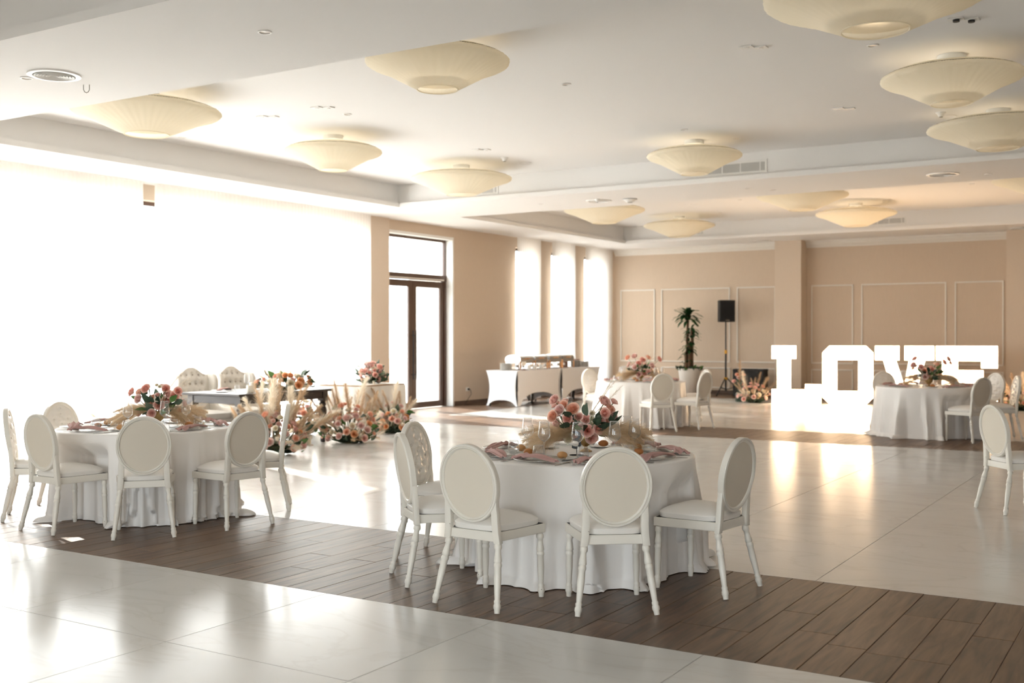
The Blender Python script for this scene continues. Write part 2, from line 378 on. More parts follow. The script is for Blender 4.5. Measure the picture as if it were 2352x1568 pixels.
# ------------------------------------------------------------------ walls
WX0 = XL-.3
wl = MB()
def wall_run(y0, y1, z0=0, z1=ZS): wl.box(WX0, XL, y0, y1, z0, z1)
wall_run(YB, 4.6); wall_run(4.6, 16.46, 3.62, ZS); wall_run(16.46, 17.12); wall_run(17.12, 19.5, 3.66, ZS); wall_run(19.5, 22.05)
for a, b in ((22.05, 22.85), (23.75, 24.6), (25.5, 26.4)): wall_run(a, b, 0, .3); wall_run(a, b, 3.62, ZS)
wall_run(22.85, 23.75); wall_run(24.6, 25.5); wall_run(26.4, YF+.3)
wleft = struct(wl.build('wall_left', 'wall_paint'))
MB().box(XL, XL+.1, 16.46, 17.12, 0, ZS).build('pilaster', 'pilaster_paint', wleft)
MB().box(XL-.24, XL-.005, 19.455, 19.499, 0, 3.659).build('reveal_lining', 'plaster_white', wleft)
MB().box(XL-.24, XL-.005, 17.13, 19.455, 3.6, 3.659).build('reveal_lining', 'plaster_white', wleft)
wfar = struct(MB().box(XL-.3, XR, YF, YF+.3, 0, ZS).build('wall_far', 'wall_paint'))
for x0, x1 in ((-8.77, -8.11), (-3.49, -2.83), (1.8, 2.46)): MB().box(x0, x1, 26.47, YF, 0, ZS).build('pilaster', 'pilaster_paint', wfar)
def frame_moulding(x0, x1, z0, z1):
    m = MB(); t = .035
    for a, b, c, e in ((x0, x1, z1-t, z1), (x0, x1, z0, z0+t), (x0, x0+t, z0+t, z1-t), (x1-t, x1, z0+t, z1-t)): m.box(a, b, YF-.022, YF, c, e)
    m.build('panel_moulding', 'trim_white', wfar, bevel=.006)
for x0, x1 in ((-13.25, -12.22), (-12.04, -10.11), (-9.93, -8.9), (-8.0, -6.97), (-6.78, -4.83), (-4.65, -3.6), (-2.6, -1.6), (-1.4, .6)):
    frame_moulding(x0, x1, .82, 2.765); frame_moulding(x0, x1, .15, .69)
struct(MB().box(XR, XR+.3, YB, YF+.3, 0, 4.7).build('wall_right', 'wall_paint'))
wb = MB(); FILL_BAYS = [(-6.6, -1.6), (.6, 5.6)]     # unseen window bays behind the camera, added for fill light
xe = XL-.3
for a, b in FILL_BAYS: wb.box(xe, a, YB-.3, YB, 0, 4.7); wb.box(a, b, YB-.3, YB, 2.5, 4.7); xe = b
wb.box(xe, XR+.3, YB-.3, YB, 0, 4.7); struct(wb.build('wall_back', 'wall_paint'))
for i, (a, b) in enumerate(FILL_BAYS):
    r = bpy.data.objects.new('window_%d' % (i+5), None); COL.objects.link(r); r.location = (0, YB-.2, 0); struct(r)  # unseen window, added to light the chair backs from behind the camera
    f = MB(); f.box(a, b, -.04, .04, 2.44, 2.5); f.box(a, b, -.04, .04, 0, .06); f.box(a, a+.06, -.04, .04, .06, 2.44); f.box(b-.06, b, -.04, .04, .06, 2.44); f.build('window_frame', 'dark_frame', r)
    MB().box(a+.06, b-.06, -.004, .004, .06, 2.44).build('pane', 'window_glass', r)
def crown(x0, x1, i):
    prof = [(YF, 3.69), (YF-.03, 3.69), (YF-.04, 3.72), (YF-.09, 3.77), (YF-.1, 3.81), (YF-.15, 3.815), (YF-.15, ZS), (YF, ZS)]
    m = MB(); n = len(prof)
    m.add([(x0, y, z) for y, z in prof]+[(x1, y, z) for y, z in prof], [tuple(range(n)), tuple(range(2*n-1, n-1, -1))]+[(k, (k+1) % n, n+(k+1) % n, n+k) for k in range(n)])
    struct(m.build('trim_%d' % i, 'trim_white'))
crown(-13.4, -8.77, 1); crown(-8.11, -3.49, 2); crown(-2.83, 1.8, 3)
bbm = MB()
for x0, x1 in ((XL, -8.77), (-8.11, -3.49), (-2.83, 1.8), (2.46, XR)): bbm.box(x0, x1, YF-.018, YF, 0, .1)
for x0, x1 in ((-8.77, -8.11), (-3.49, -2.83)): bbm.box(x0-.018, x1+.018, 26.452, 26.47, 0, .1); bbm.box(x1, x1+.018, 26.47, YF, 0, .1); bbm.box(x0-.018, x0, 26.47, YF, 0, .1)
struct(bbm.build('baseboard_far', 'skirting'))
struct(MB().box(XL, XL+.018, 19.5, YF-.018, 0, .1).build('baseboard_left', 'skirting'))

# ------------------------------------------------------------------ windows and door
def window(i, y0, y1, z0, z1, muls, bars=()):
    r = bpy.data.objects.new('window_%d' % i, None); COL.objects.link(r); r.location = (XL-.2, 0, 0); struct(r)
    f = MB(); t = .06
    f.box(-.04, .04, y0, y1, z1-t, z1); f.box(-.04, .04, y0, y1, z0, z0+t); f.box(-.04, .04, y0, y0+t, z0+t, z1-t); f.box(-.04, .04, y1-t, y1, z0+t, z1-t)
    f.build('window_frame', 'dark_frame', r)
    e = [y0+t]+list(muls)+[y1-t]
    for q in muls: MB().box(-.03, .03, q-.025, q+.025, z0+t, z1-t).build('mullion', 'dark_frame', r)
    for a, b in zip(e, e[1:]): MB().box(-.004, .004, a+(.025 if a in muls else 0), b-(.025 if b in muls else 0), z0+t, z1-t).build('pane', 'window_glass', r)
window(1, 4.6, 16.46, 0, 3.62, [6.0, 7.4, 9.3, 11.15, 12.9, 13.95, 15.3])
window(2, 22.05, 22.85, .3, 3.62, []); window(3, 23.75, 24.6, .3, 3.62, []); window(4, 25.5, 26.4, .3, 3.62, [])
dr = bpy.data.objects.new('door_1', None); COL.objects.link(dr); dr.location = (XL-.22, 0, 0); struct(dr)
fr = MB(); y0, y1 = 17.13, 19.45
fr.box(-.05, .05, y0, y0+.07, 0, 3.6); fr.box(-.05, .05, y1-.07, y1, 0, 2.7); fr.box(-.035, .035, y1-.04, y1, 2.83, 3.6)
fr.box(-.06, .06, y0, y1, 2.7, 2.83); fr.box(-.04, .04, y0, y1, 3.545, 3.6)
fr.build('door_frame', 'dark_frame', dr, bevel=.004)
MB().box(-.005, .005, y0+.07, y1-.04, 2.83, 3.545).build('pane', 'window_glass', dr)
MB().box(.06, .075, y0+.02, y1-.12, 2.715, 2.74).build('closer_rail', 'trim_white', dr)
ym = 18.27
for s, a, b in ((0, y0+.07, ym-.004), (1, ym+.004, y1-.07)):
    lf = MB(); st = .13
    lf.box(-.025, .025, a, a+st, .008, 2.69); lf.box(-.025, .025, b-st, b, .008, 2.69); lf.box(-.025, .025, a+st, b-st, .008, .135); lf.box(-.025, .025, a+st, b-st, 2.55, 2.69)
    leaf = lf.build('door_leaf', 'dark_frame', dr, bevel=.003)
    MB().box(-.006, .006, a+st, b-st, .135, 2.55).build('pane', 'window_glass', leaf)
    hy = (b-.045) if s == 0 else (a+.045)
    hm = MB(); hm.tube([(.08, hy, .62), (.08, hy, 1.64)], .013, 8)
    for z in (.72, 1.54): hm.tube([(.02, hy, z), (.08, hy, z)], .009, 8)
    hm.build('handle', 'black_metal', leaf, smooth=40)
# neighbouring outside pier and low terrace wall seen through the glazed door
struct(MB().box(-16.2, -15.2, 21.3, 22.2, -.08, 4.6).build('terrace_pier', 'render_white'))

def curtain(name, y0, y1, label, x=XL+.2, z1=ZS-.003, seed=0, dens=.085, z0=.015, amp=.028, gather=0):
    q = random.Random(seed); n = int((y1-y0)/dens)*6+1
    ph = [q.uniform(0, 6.28) for _ in range(6)]
    yc = (y0+y1)/2
    def fn(u, v):
        y = y0+(y1-y0)*u; k = (y-y0)/dens
        a = amp*(.7+.3*sin(k*.37+ph[0]))
        off = a*sin(2*PI*k/1.0+1.1*sin(k*.53+ph[1]))+.012*sin(k*.21+ph[2])
        z = z0+(z1-z0)*v
        pinch = gather*math.exp(-((v-.36)/.22)**2)
        yy = y+(yc-y)*pinch+.006*sin(k*.8+ph[3])*(1-v)
        return (x+off*(1.0-.35*v), yy, z)
    m = MB(); m.grid(fn, n, 9)
    return tag(m.build(name, 'sheer_cloth', smooth=180), label, 'curtain')
curtain('sheer_curtain', 11.28, 16.44, 'long white sheer curtain reaching the pilaster beside the glazed door', seed=1)
curtain('sheer_curtain', 8.02, 11.03, 'white sheer curtain behind the left round table, left of a narrow gap', seed=2)
curtain('sheer_curtain', 4.5, 7.78, 'white sheer curtain left of the second gap, nearest the camera', seed=3)
curtain('sheer_curtain', 21.78, 22.92, 'sheer curtain on the first narrow window after the glazed door', seed=4, amp=.022, gather=.06)
curtain('sheer_curtain', 23.47, 24.64, 'sheer curtain on the middle one of the three narrow windows', seed=5, amp=.022, gather=.06)
curtain('sheer_curtain', 25.2, 26.78, 'sheer curtain on the last narrow window by the room corner', seed=6, amp=.022, gather=.05)

# ------------------------------------------------------------------ ceiling lamps
def lamp_proto(rmax, ropen):
    t = thing('ceiling_lamp', 'x', 'lamp', (0, 0, 0), 0, 'pleated ceiling lamps')
    prof = [(ropen, -.47), (ropen*.35+rmax*.65, -.305), (rmax*.955, -.253), (rmax*.993, -.232), (rmax, -.215), (rmax*.985, -.197), (rmax*.94, -.182)]
    n = 320
    sh = MB().lathe(prof, n, cap0=False, cap1=False, wob=lambda k, n: 1+(.009 if k % 2 else -.006)+.004*sin(k*.9)+.003*sin(k*.31+1)).build('lamp_shade', 'shade_cloth', t, smooth=180)
    MB().lathe([(rmax*.94, -.182), (rmax*.82, -.145), (rmax*.66, -.125)], 64, cap0=False, cap1=False).build('shade_top', 'shade_cloth', t, smooth=180)
    rg = MB(); rg.tube([(rmax*.943*cos(2*PI*k/48), rmax*.943*sin(2*PI*k/48), -.181) for k in range(49)], .004, 5, cap=False); rg.build('upper_ring', 'wire', t, smooth=180)
    r2 = MB(); r2.tube([(ropen*cos(2*PI*k/40), ropen*sin(2*PI*k/40), -.47) for k in range(41)], .007, 6, cap=False); r2.build('lower_ring', 'shade_cloth', t, smooth=180)
    MB().lathe([(0, -.06), (.12, -.06), (.135, -.052), (.135, 0)], 40).build('ceiling_rose', 'lamp_white', t, smooth=40)
    MB().tube([(0, 0, -.02), (0, 0, -.4)], .008, 8).build('rod', 'lamp_white', t, smooth=40)
    MB().lathe([(0, -.405), (ropen+.08, -.405), (ropen+.08, -.40), (0, -.40)], 40).build('diffuser', 'diffuser', t, smooth=40)
    bl = bpy.data.lights.new('bulb', 'POINT'); bl.energy = .8; bl.color = (1.0, .84, .62); bl.shadow_soft_size = .07
    bo = bpy.data.objects.new('bulb', bl); COL.objects.link(bo); bo.parent = t; bo.location = (0, 0, -.30)
    w3 = MB()
    for k in range(3): a = 2*PI*k/3+.4; w3.tube([(0, 0, -.05), (rmax*.9*cos(a), rmax*.9*sin(a), -.172)], .003, 4)
    w3.build('hanger_wires', 'wire', t)
    return t
big, small = lamp_proto(.81, .245), lamp_proto(.66, .19)
lamps = [(-10, 8.3, 1, 'left of the first beam, partly hidden by the beam'), (-5.9, 8.2, 0, 'smaller lamp at the top middle, cut by the near beam'), (-2, 8.35, 1, 'largest in view, cut off by the top picture edge'),
 (-10, 11.45, 0, 'smaller lamp above the two wing chairs, before the window'), (-2, 11.4, 0, 'smaller lamp at upper right with its ceiling rose showing'),
 (-10, 14.55, 1, 'in the corner of the near ceiling recess by the window'), (-5.95, 14.45, 0, 'smaller lamp in front of the wide air grille'), (-2, 14.45, 1, 'at the right picture edge before the second beam'),
 (-10.1, 19.8, 1, 'far recess, left one half hidden by the second beam'), (-6, 19.65, 1, 'far recess, right one half hidden by the second beam'), (-2, 19.7, 1, 'far recess, only its left tip seen at the right edge'),
 (-10.05, 23.5, 1, 'far recess, above the potted plant'), (-5.95, 23.2, 1, 'far recess, above the glowing letter O')]
used = set()
for x, y, b, txt in lamps:
    p = big if b else small
    lb = 'pleated cream ceiling lamp, '+txt
    if p in used: dup(p, (x, y, ZC), None, lb)
    else: used.add(p); p.location = (x, y, ZC); p['label'] = lb

# small ceiling fittings
def diffuser_vent(x, y, r, label):
    t = thing('air_diffuser', label, 'vent', (x, y, ZS), 0, 'round air diffusers')
    MB().lathe([(r*.78, -.002), (r*.8, -.014), (r, -.012), (r, 0)], 48, cap0=False).build('outer_ring', 'fixture_white', t, smooth=40)
    MB().lathe([(0, -.0015), (r*.8, -.0015), (r*.8, 0)], 40).build('backing', 'fixture_grey', t)
    for k in range(6):
        q = r*(.12+.11*k); MB().lathe([(q, -.003), (q+r*.065, -.019), (q+r*.075, -.018), (q+r*.02, -.003)], 36, cap0=False, cap1=False).build('louvre_ring', 'fixture_white', t, smooth=60)
    return t
t = diffuser_vent(-8.57, 6.1, .225, 'round slatted air diffuser on the near beam at upper left')
hk = MB(); hk.tube([(.235, 0, 0), (.235, 0, -.045), (.245, 0, -.066), (.262, 0, -.075), (.279, 0, -.066), (.289, 0, -.045), (.289, 0, 0)], .0035, 6)
o = hk.build('ceiling_hook', 'fixture_grey', smooth=60); o.location = (-8.88, 6.36, ZS); o.rotation_euler = (0, 0, R(32)); tag(o, 'small wire loop hanging beside the near round air diffuser', 'hook')
diffuser_vent(-3.05, 16.71, .225, 'round slatted air diffuser on the second beam at right')
diffuser_vent(-8.7, 16.84, .225, 'round slatted air diffuser on the second beam, left of the detector')
diffuser_vent(-3.15, 26.1, .225, 'round slatted air diffuser on the far soffit at the right edge')
diffuser_vent(-9.0, 26.2, .225, 'round slatted air diffuser on the far soffit by the pilaster')
def downlight(x, y, z, label, r=.055):
    t = thing('downlight', label, 'downlight', (x, y, z), 0, 'recessed downlights')
    MB().lathe([(r*.72, -.002), (r*.78, -.009), (r, -.007), (r, 0)], 28, cap0=False).build('trim_ring', 'fixture_white', t, smooth=40)
    MB().lathe([(0, -.0015), (r*.75, -.0015), (r*.75, 0)], 24).build('lens', 'fixture_lens', t)
for x, y, z, s in [(-6.0, 6.09, ZS, 'on the near beam at upper left'), (-8.88, 6.04, ZS, 'beside the near round air diffuser'), (-5.79, 10.44, ZC, 'alone in the middle of the near recess'),
    (-8.87, 10.42, ZC, 'near recess, right of the two square spots'), (-11.86, 10.44, ZC, 'near recess, close to the window side'), (-2.56, 10.59, ZC, 'just below the largest pleated lamp'),
    (-5.74, 13.58, ZC, 'above the lamp by the wide air grille'), (-5.38, 14.61, ZC, 'right of the lamp by the wide air grille'), (-9.77, 16.68, ZS, 'second beam, left part'), (-11.87, 17.15, ZS, 'second beam, above the glazed door side'),
    (-5.95, 16.65, ZS, 'second beam, middle, upper one'), (-5.69, 17.07, ZS, 'second beam, middle, lower one'), (-2.49, 17.07, ZS, 'second beam, right of the air diffuser'),
    (-7.76, 21.25, ZC, 'far recess, between the lamps'), (-8.96, 23.29, ZC, 'far recess, right of the lamp over the plant'), (-3.39, 21.3, ZC, 'far recess, towards the right edge'), (-7.4, 26.2, ZS, 'far soffit above the letter O')]:
    downlight(x, y, z, 'small round recessed downlight, '+s)
def twin_spot(x, y, label, dark=False):
    t = thing('twin_spotlight', label, 'spotlight', (x, y, ZC), R(0), 'twin square ceiling spots')
    m = 'black_metal' if dark else 'fixture_white'
    for dx, dy in ((-.06, -.035), (.05, .05)):
        b = MB().box(-.065+dx, .065+dx, -.045+dy, .045+dy, -.012, 0).build('spot_frame', 'fixture_white', t, bevel=.003)
        MB().lathe([(0, -.03 if dark else -.018), (.028, -.03 if dark else -.018), (.03, -.01)], 16, MT(dx, dy, 0)).build('spot_head', m, b, smooth=40)
twin_spot(-8.85, 9.94, 'pair of square ceiling spots, right pair of two, near recess'); twin_spot(-9.8, 9.99, 'pair of square ceiling spots, left pair of two, near recess')
twin_spot(-3.53, 10.03, 'pair of square ceiling spots left of the largest lamp'); twin_spot(-3.56, 13.33, 'pair of square ceiling spots, right part of near recess, far side')
twin_spot(-8.89, 13.45, 'pair of square ceiling spots above the corner lamp by the window'); twin_spot(-1.67, 10.11, 'dark pair of square ceiling spots at the upper right corner', True)
def detector(x, y, z, label, r=.06, black=False):
    t = thing('smoke_detector', label, 'detector', (x, y, z))
    MB().lathe([(0, -.055), (r*.45, -.055), (r*.55, -.045), (r*.8, -.018), (r, -.012), (r, 0)], 28).build('detector_body', 'fixture_white', t, smooth=40)
    if black: MB().lathe([(r*1.02, -.008), (r*1.05, 0)], 28).build('base_ring', 'black_metal', t)
    MB().lathe([(0, -.06), (r*.35, -.06), (r*.4, -.054)], 20).build('sensor_cap', 'fixture_grey', t, smooth=40)
detector(-2.62, 14.24, ZC, 'white smoke detector near the right picture edge'); detector(-9.0, 14.27, ZC, 'white smoke detector right of the corner lamp by the window')
detector(-8.13, 16.9, ZS, 'large white detector with dark rim on the second beam', .12, True); detector(-8.6, 16.6, ZS, 'tiny white sprinkler head beside the left air diffuser of the second beam', .04)
def flush(x, y, label):
    t = thing('ceiling_speaker', label, 'speaker', (x, y, ZC), 0, 'flush ceiling speakers')
    MB().lathe([(.085, -.003), (.09, -.01), (.105, -.008), (.105, 0)], 32, cap0=False).build('speaker_rim', 'fixture_white', t, smooth=40)
    MB().lathe([(0, -.003), (.088, -.003), (.088, 0)], 32).build('speaker_mesh', 'ceiling_paint', t)
flush(-2.59, 14.54, 'flush round ceiling speaker near the right picture edge'); flush(-9.0, 14.88, 'flush round ceiling speaker right of the corner lamp'); flush(-8.89, 21.58, 'flush round ceiling speaker in the far recess')
def grille(x0, x1, z0, z1, y, label):
    t = thing('air_grille', label, 'vent', ((x0+x1)/2, y, z0), 0, 'slatted air grilles'); w2 = (x1-x0)/2; h = z1-z0
    f = MB(); f.box(-w2-.03, w2+.03, -.012, 0, -.03, 0); f.box(-w2-.03, w2+.03, -.012, 0, h, h+.03); f.box(-w2-.03, -w2, -.012, 0, 0, h); f.box(w2, w2+.03, -.012, 0, 0, h)
    f.build('grille_frame', 'fixture_white', t, bevel=.002); MB().box(-w2, w2, -.003, 0, 0, h).build('backing', 'grille_dark', t)
    n = 9
    for k in range(n):
        z = h*(k+.5)/n; MB().box(-w2, w2, -.009, -.003, z-.0035, z+.0035).build('slat', 'fixture_white', t)
    for k in (.07, .35, .63, .93): MB().box(-w2+2*w2*k-.008, -w2+2*w2*k+.008, -.011, -.003, 0, h).build('mullion', 'fixture_white', t)
grille(-6.43, -5.4, 4.0, 4.13, 15.85, 'long slatted air grille on the recess side behind the middle lamp')
grille(-11.0, -10.15, 4.0, 4.12, 15.85, 'slatted air grille behind the corner lamp by the window')
grille(-6.3, -5.4, 4.02, 4.13, 25.2, 'slatted air grille of the far recess, above the glowing letters'); grille(-11.0, -10.15, 4.02, 4.13, 25.2, 'slatted air grille of the far recess, above the plant')

# wall socket with cable
t = thing('wall_socket', 'white wall socket with a plug between glazed door and buffet', 'socket', (XL, 20.0, .345))
MB().box(0, .012, -.06, .06, -.04, .04).build('face_plate', 'outlet_white', t, bevel=.004); MB().box(.012, .04, .0, .04, -.02, .02).build('plug', 'black_metal', t, bevel=.004)
o = MB().tube([(XL+.04, 20.02, .345), (XL+.07, 20.03, .33), (XL+.075, 20.06, .24), (XL+.05, 19.95, .12), (XL+.045, 19.87, .03), (XL+.06, 19.8, .006), (XL+.12, 19.9, .006), (XL+.3, 20.3, .006), (XL+.5, 20.5, .006)], .005, 6).build('power_cable', 'black_metal', smooth=180)
tag(o, 'thin black cable hanging from the socket to the floor', 'cable')

# ------------------------------------------------------------------ dining chairs
def turned_leg(top, bottom, h0, r=.0185, rear=False):
    top, bottom = Vector(top), Vector(bottom); ax = bottom-top; ln = ax.length
    prof = [(0, .0165), (.012, .0215), (.028, .0215), (.036, .0155), (.055, .0165), (.085, .0215), (.1, .0225), (.106, .0185), (.118, .0225), (.128, .0225), (.134, .019),
            (.2, .0205), (ln-.085, .0155), (ln-.075, .0145), (ln-.07, .0185), (ln-.06, .0185), (ln-.055, .0165), (ln-.045, .0205), (ln-.03, .0205), (ln-.022, .0165), (ln, .0145)]
    M = MT(*top) @ ax.to_track_quat('Z', 'Y').to_matrix().to_4x4()
    return MB().lathe([(r_, z) for z, r_ in prof], 14, M)
BC, BHW, BHH, TILT = Vector((0, -.232, .702)), .197, .228, R(8)
def bk(a, rw, rh, dy):   # point on the oval back; dy along the back's own normal (+ = towards the sitter)
    x, z = rw*cos(a), rh*sin(a); return (BC.x+x, BC.y+dy*cos(TILT)-z*sin(TILT), BC.z+z*cos(TILT)+dy*sin(TILT)*0)
buttons = [(0, .11), (-.075, .065), (.075, .065), (0, .02), (-.105, -.02), (.105, -.02), (-.055, -.065), (.055, -.065), (0, -.12), (0, .165)]
def chair_proto(tuft):
    t = thing('dining_chair', 'x', 'chair', (0, 0, 0), 0, 'oval-back dining chairs')
    for s in (-1, 1):
        turned_leg((s*.192, .185, .375), (s*.198, .19, 0), 0).build('leg', 'chair_paint', t, smooth=50)
        turned_leg((s*.168, -.195, .372), (s*.215, -.272, 0), 0).build('leg', 'chair_paint', t, smooth=50)
    sf = MB(); out = [(-.168, -.205), (.168, -.205), (.218, .205), (.1, .222), (-.1, .222), (-.218, .205)]
    inn = [(x*.84, y*.84) for x, y in out]; n = 6
    sf.add([(x, y, z) for z in (.378, .432) for x, y in out]+[(x, y, z) for z in (.378, .432) for x, y in inn],
           [(k, (k+1) % n, n+(k+1) % n, n+k) for k in range(n)]+[(2*n+(k+1) % n, 2*n+k, 3*n+k, 3*n+(k+1) % n) for k in range(n)]
           + [(n+k, n+(k+1) % n, 3*n+(k+1) % n, 3*n+k) for k in range(n)]+[((k+1) % n, k, 2*n+k, 2*n+(k+1) % n) for k in range(n)])
    sf.build('seat_frame', 'chair_paint', t, bevel=.005)
    MB().prism([(x*.95, y*.94) for x, y in out], .428, .4345).build('seat_base', 'gap_black', t)
    def seat(u, v):
        a = 2*PI*u; c, s_ = cos(a), sin(a); e = .42
        px = abs(c)**e*(1 if c > 0 else -1); py = abs(s_)**e*(1 if s_ > 0 else -1)
        wy = .206*py; wx = (.194+.024*(wy/.206))*px*.99
        if v < .18: q = v/.18; return (wx*(.985+.015*q), wy*(.985+.015*q)+.004, .4342+.028*q)
        q = (v-.18)/.82; k = cos(q*PI/2)**.6 if q < 1 else 0
        return (wx*k, wy*k+.004, .4622+.056*(1-k**2.4)**.8)
    MB().grid(seat, 56, 14, True).build('seat', 'vinyl', t, smooth=180)
    for s in (-1, 1):
        posts = MB(); p = [(.172, -.2, .37), (.164, -.203, .43), (.161, -.206, .49), (.161, -.209, .54), (.163, -.213, .585), (.167, -.217, .63)]
        vs = []
        for x, y, z in p:
            wd = .021 if z < .56 else .015; dp = .0165
            vs += [(s*(x-wd), y-dp, z), (s*(x+wd), y-dp, z), (s*(x+wd), y+dp, z), (s*(x-wd), y+dp, z)]
        fs = [(i*4+k, i*4+(k+1) % 4, i*4+4+(k+1) % 4, i*4+4+k) for i in range(5) for k in range(4)]+[(0, 1, 2, 3), (20, 21, 22, 23)]
        posts.add(vs, fs); posts.build('back_post', 'chair_paint', t, smooth=40, bevel=.004)
    ring = [(.0, -.013), (.0, .017), (.006, .021), (.014, .021), (.017, .017), (.02, .019), (.026, .018), (.03, .01), (.03, -.008), (.0285, -.013), (.0225, -.0185), (.0185, -.0185), (.0155, -.0135), (.013, -.019), (.0035, -.019)]
    vs = []; N_ = 72
    for k in range(N_):
        a = 2*PI*k/N_
        for inset, dy in ring: vs.append(bk(a, BHW-inset, BHH-inset, dy))
    m_ = len(ring); fs = [(k*m_+i, k*m_+(i+1) % m_, ((k+1) % N_)*m_+(i+1) % m_, ((k+1) % N_)*m_+i) for k in range(N_) for i in range(m_)]
    MB().add(vs, fs).build('back_frame', 'chair_paint', t, smooth=28)
    def panel(u, v): return bk(2*PI*u, (BHW-.027)*(1-v), (BHH-.027)*(1-v), -.0085-.004*(1-(1-v)**2))
    MB().grid(panel, 48, 5, True).build('back_panel', 'chair_linen', t, smooth=180)
    def pad(u, v):
        a = 2*PI*u; q = 1-v; x, z = (BHW-.028)*q*cos(a), (BHH-.028)*q*sin(a)
        h = .008+.022*(1-q**3)
        if tuft:
            for bx, bz in buttons: h -= .016*math.exp(-((x-bx)**2+(z-bz)**2)/.0005)
            h += .004*(cos((x/.0525+z/.0475)*PI)*cos((x/.0525-z/.0475)*PI))
        return bk(a, (BHW-.028)*q, (BHH-.028)*q, h)
    cu = MB().grid(pad, 64, 22 if tuft else 8, True).build('back_cushion', 'vinyl_back', t, smooth=180)
    if tuft:
        for bx, bz in buttons:
            a = math.atan2(bz, bx); p = Vector((BC.x+bx, BC.y+.016-bz*sin(TILT), BC.z+bz*cos(TILT)))
            MB().lathe([(.009, -.003), (.0085, .002), (.005, .005), (0, .006)], 10, aim(p, (0, cos(TILT), sin(TILT)))).build('button', 'vinyl_back', cu, smooth=60)
    return t
plain, tufted = chair_proto(False), chair_proto(True)
for p in (plain, tufted): KIDS[p.name] = [k for k in bpy.data.objects if k.parent == p]
CHAIRS = []
used = set()
def chair(rear, facing, tuft, label):
    d = Vector((facing[0], facing[1], 0)).normalized(); p = tufted if tuft else plain
    CHAIRS.append((rear[0], rear[1]))
    loc = Vector((rear[0], rear[1], 0))+d*.28      # rear feet stand .272 behind the origin
    p.scale = (1.03, 1.03, 1.005)
    if p in used: return dup(p, loc, rz_for(d), label)
    used.add(p); p.location = loc; p.rotation_euler = (0, 0, rz_for(d)); p['label'] = label; return p
T1, T2, T3, T4 = (-3.49, 6.5), (-7.74, 6.42), (-8.02, 17.1), (-3.42, 17.55)
for rear, fc, tf, lb in [
  ((-3.49, 5.11), (.05, 1), 0, 'oval-back white chair before the near middle table, left one of two with backs to us'),
  ((-2.68, 5.41), (-.6, .8), 0, 'oval-back white chair before the near middle table, right one of two with backs to us'),
  ((-2.277, 6.293), (-.98, .12), 0, 'oval-back white chair turned sideways at the right of the near middle table'),
  ((-4.25, 5.48), (.62, .76), 1, 'oval-back white chair at left of near middle table, nearly edge-on, nearer one'),
  ((-4.73, 6.24), (.985, .14), 1, 'white chair with tufted oval back showing, left of near middle table'),
  ((-7.69, 5.30), (.04, 1), 0, 'oval-back white chair before the left table, leftmost with its back to us'),
  ((-6.76, 5.57), (-.75, .66), 0, 'oval-back white chair at left table, middle one seen squarely from behind'),
  ((-6.44, 6.36), (-.98, .16), 0, 'oval-back white chair at left table, right one turned three quarters'),
  ((-6.88, 7.28), (-.74, -.67), 1, 'oval-back white chair seen edge-on at the right of the left table'),
  ((-8.55, 5.60), (.64, .77), 1, 'white chair cut by the left picture edge'),
  ((-8.96, 6.40), (.99, .1), 1, 'white chair with tufted oval back behind the left table, before the curtain'),
  ((-7.1, 15.98), (-.72, .69), 0, 'white chair at far middle table, back to us'),
  ((-6.72, 16.85), (-.97, .2), 0, 'white chair at far middle table, rightmost, warm lit oval back'),
  ((-7.25, 18.2), (-.62, -.78), 1, 'white tufted chair behind the far middle table, in front of the plant pot'),
  ((-9.25, 17.5), (.95, -.3), 1, 'white chair at the left side of the far middle table by the buffet'),
  ((-2.5, 16.75), (-.85, .5), 0, 'white chair at far right table, its back to us, behind the lone chair'),
  ((-2.62, 18.85), (-.6, -.8), 1, 'white tufted chair behind the far right table, facing us'),
  ((-2.17, 17.75), (-.93, -.36), 1, 'white chair seen edge-on at the right edge beside far right table'),
  ((-4.35, 18.7), (.62, -.78), 1, 'white chair behind the far right table, before the letters O and V'),
  ((-1.486, 10.31), (.76, .65), 0, 'lone bright white chair on the marble at the right picture edge')]:
    chair(rear, fc, tf, lb)

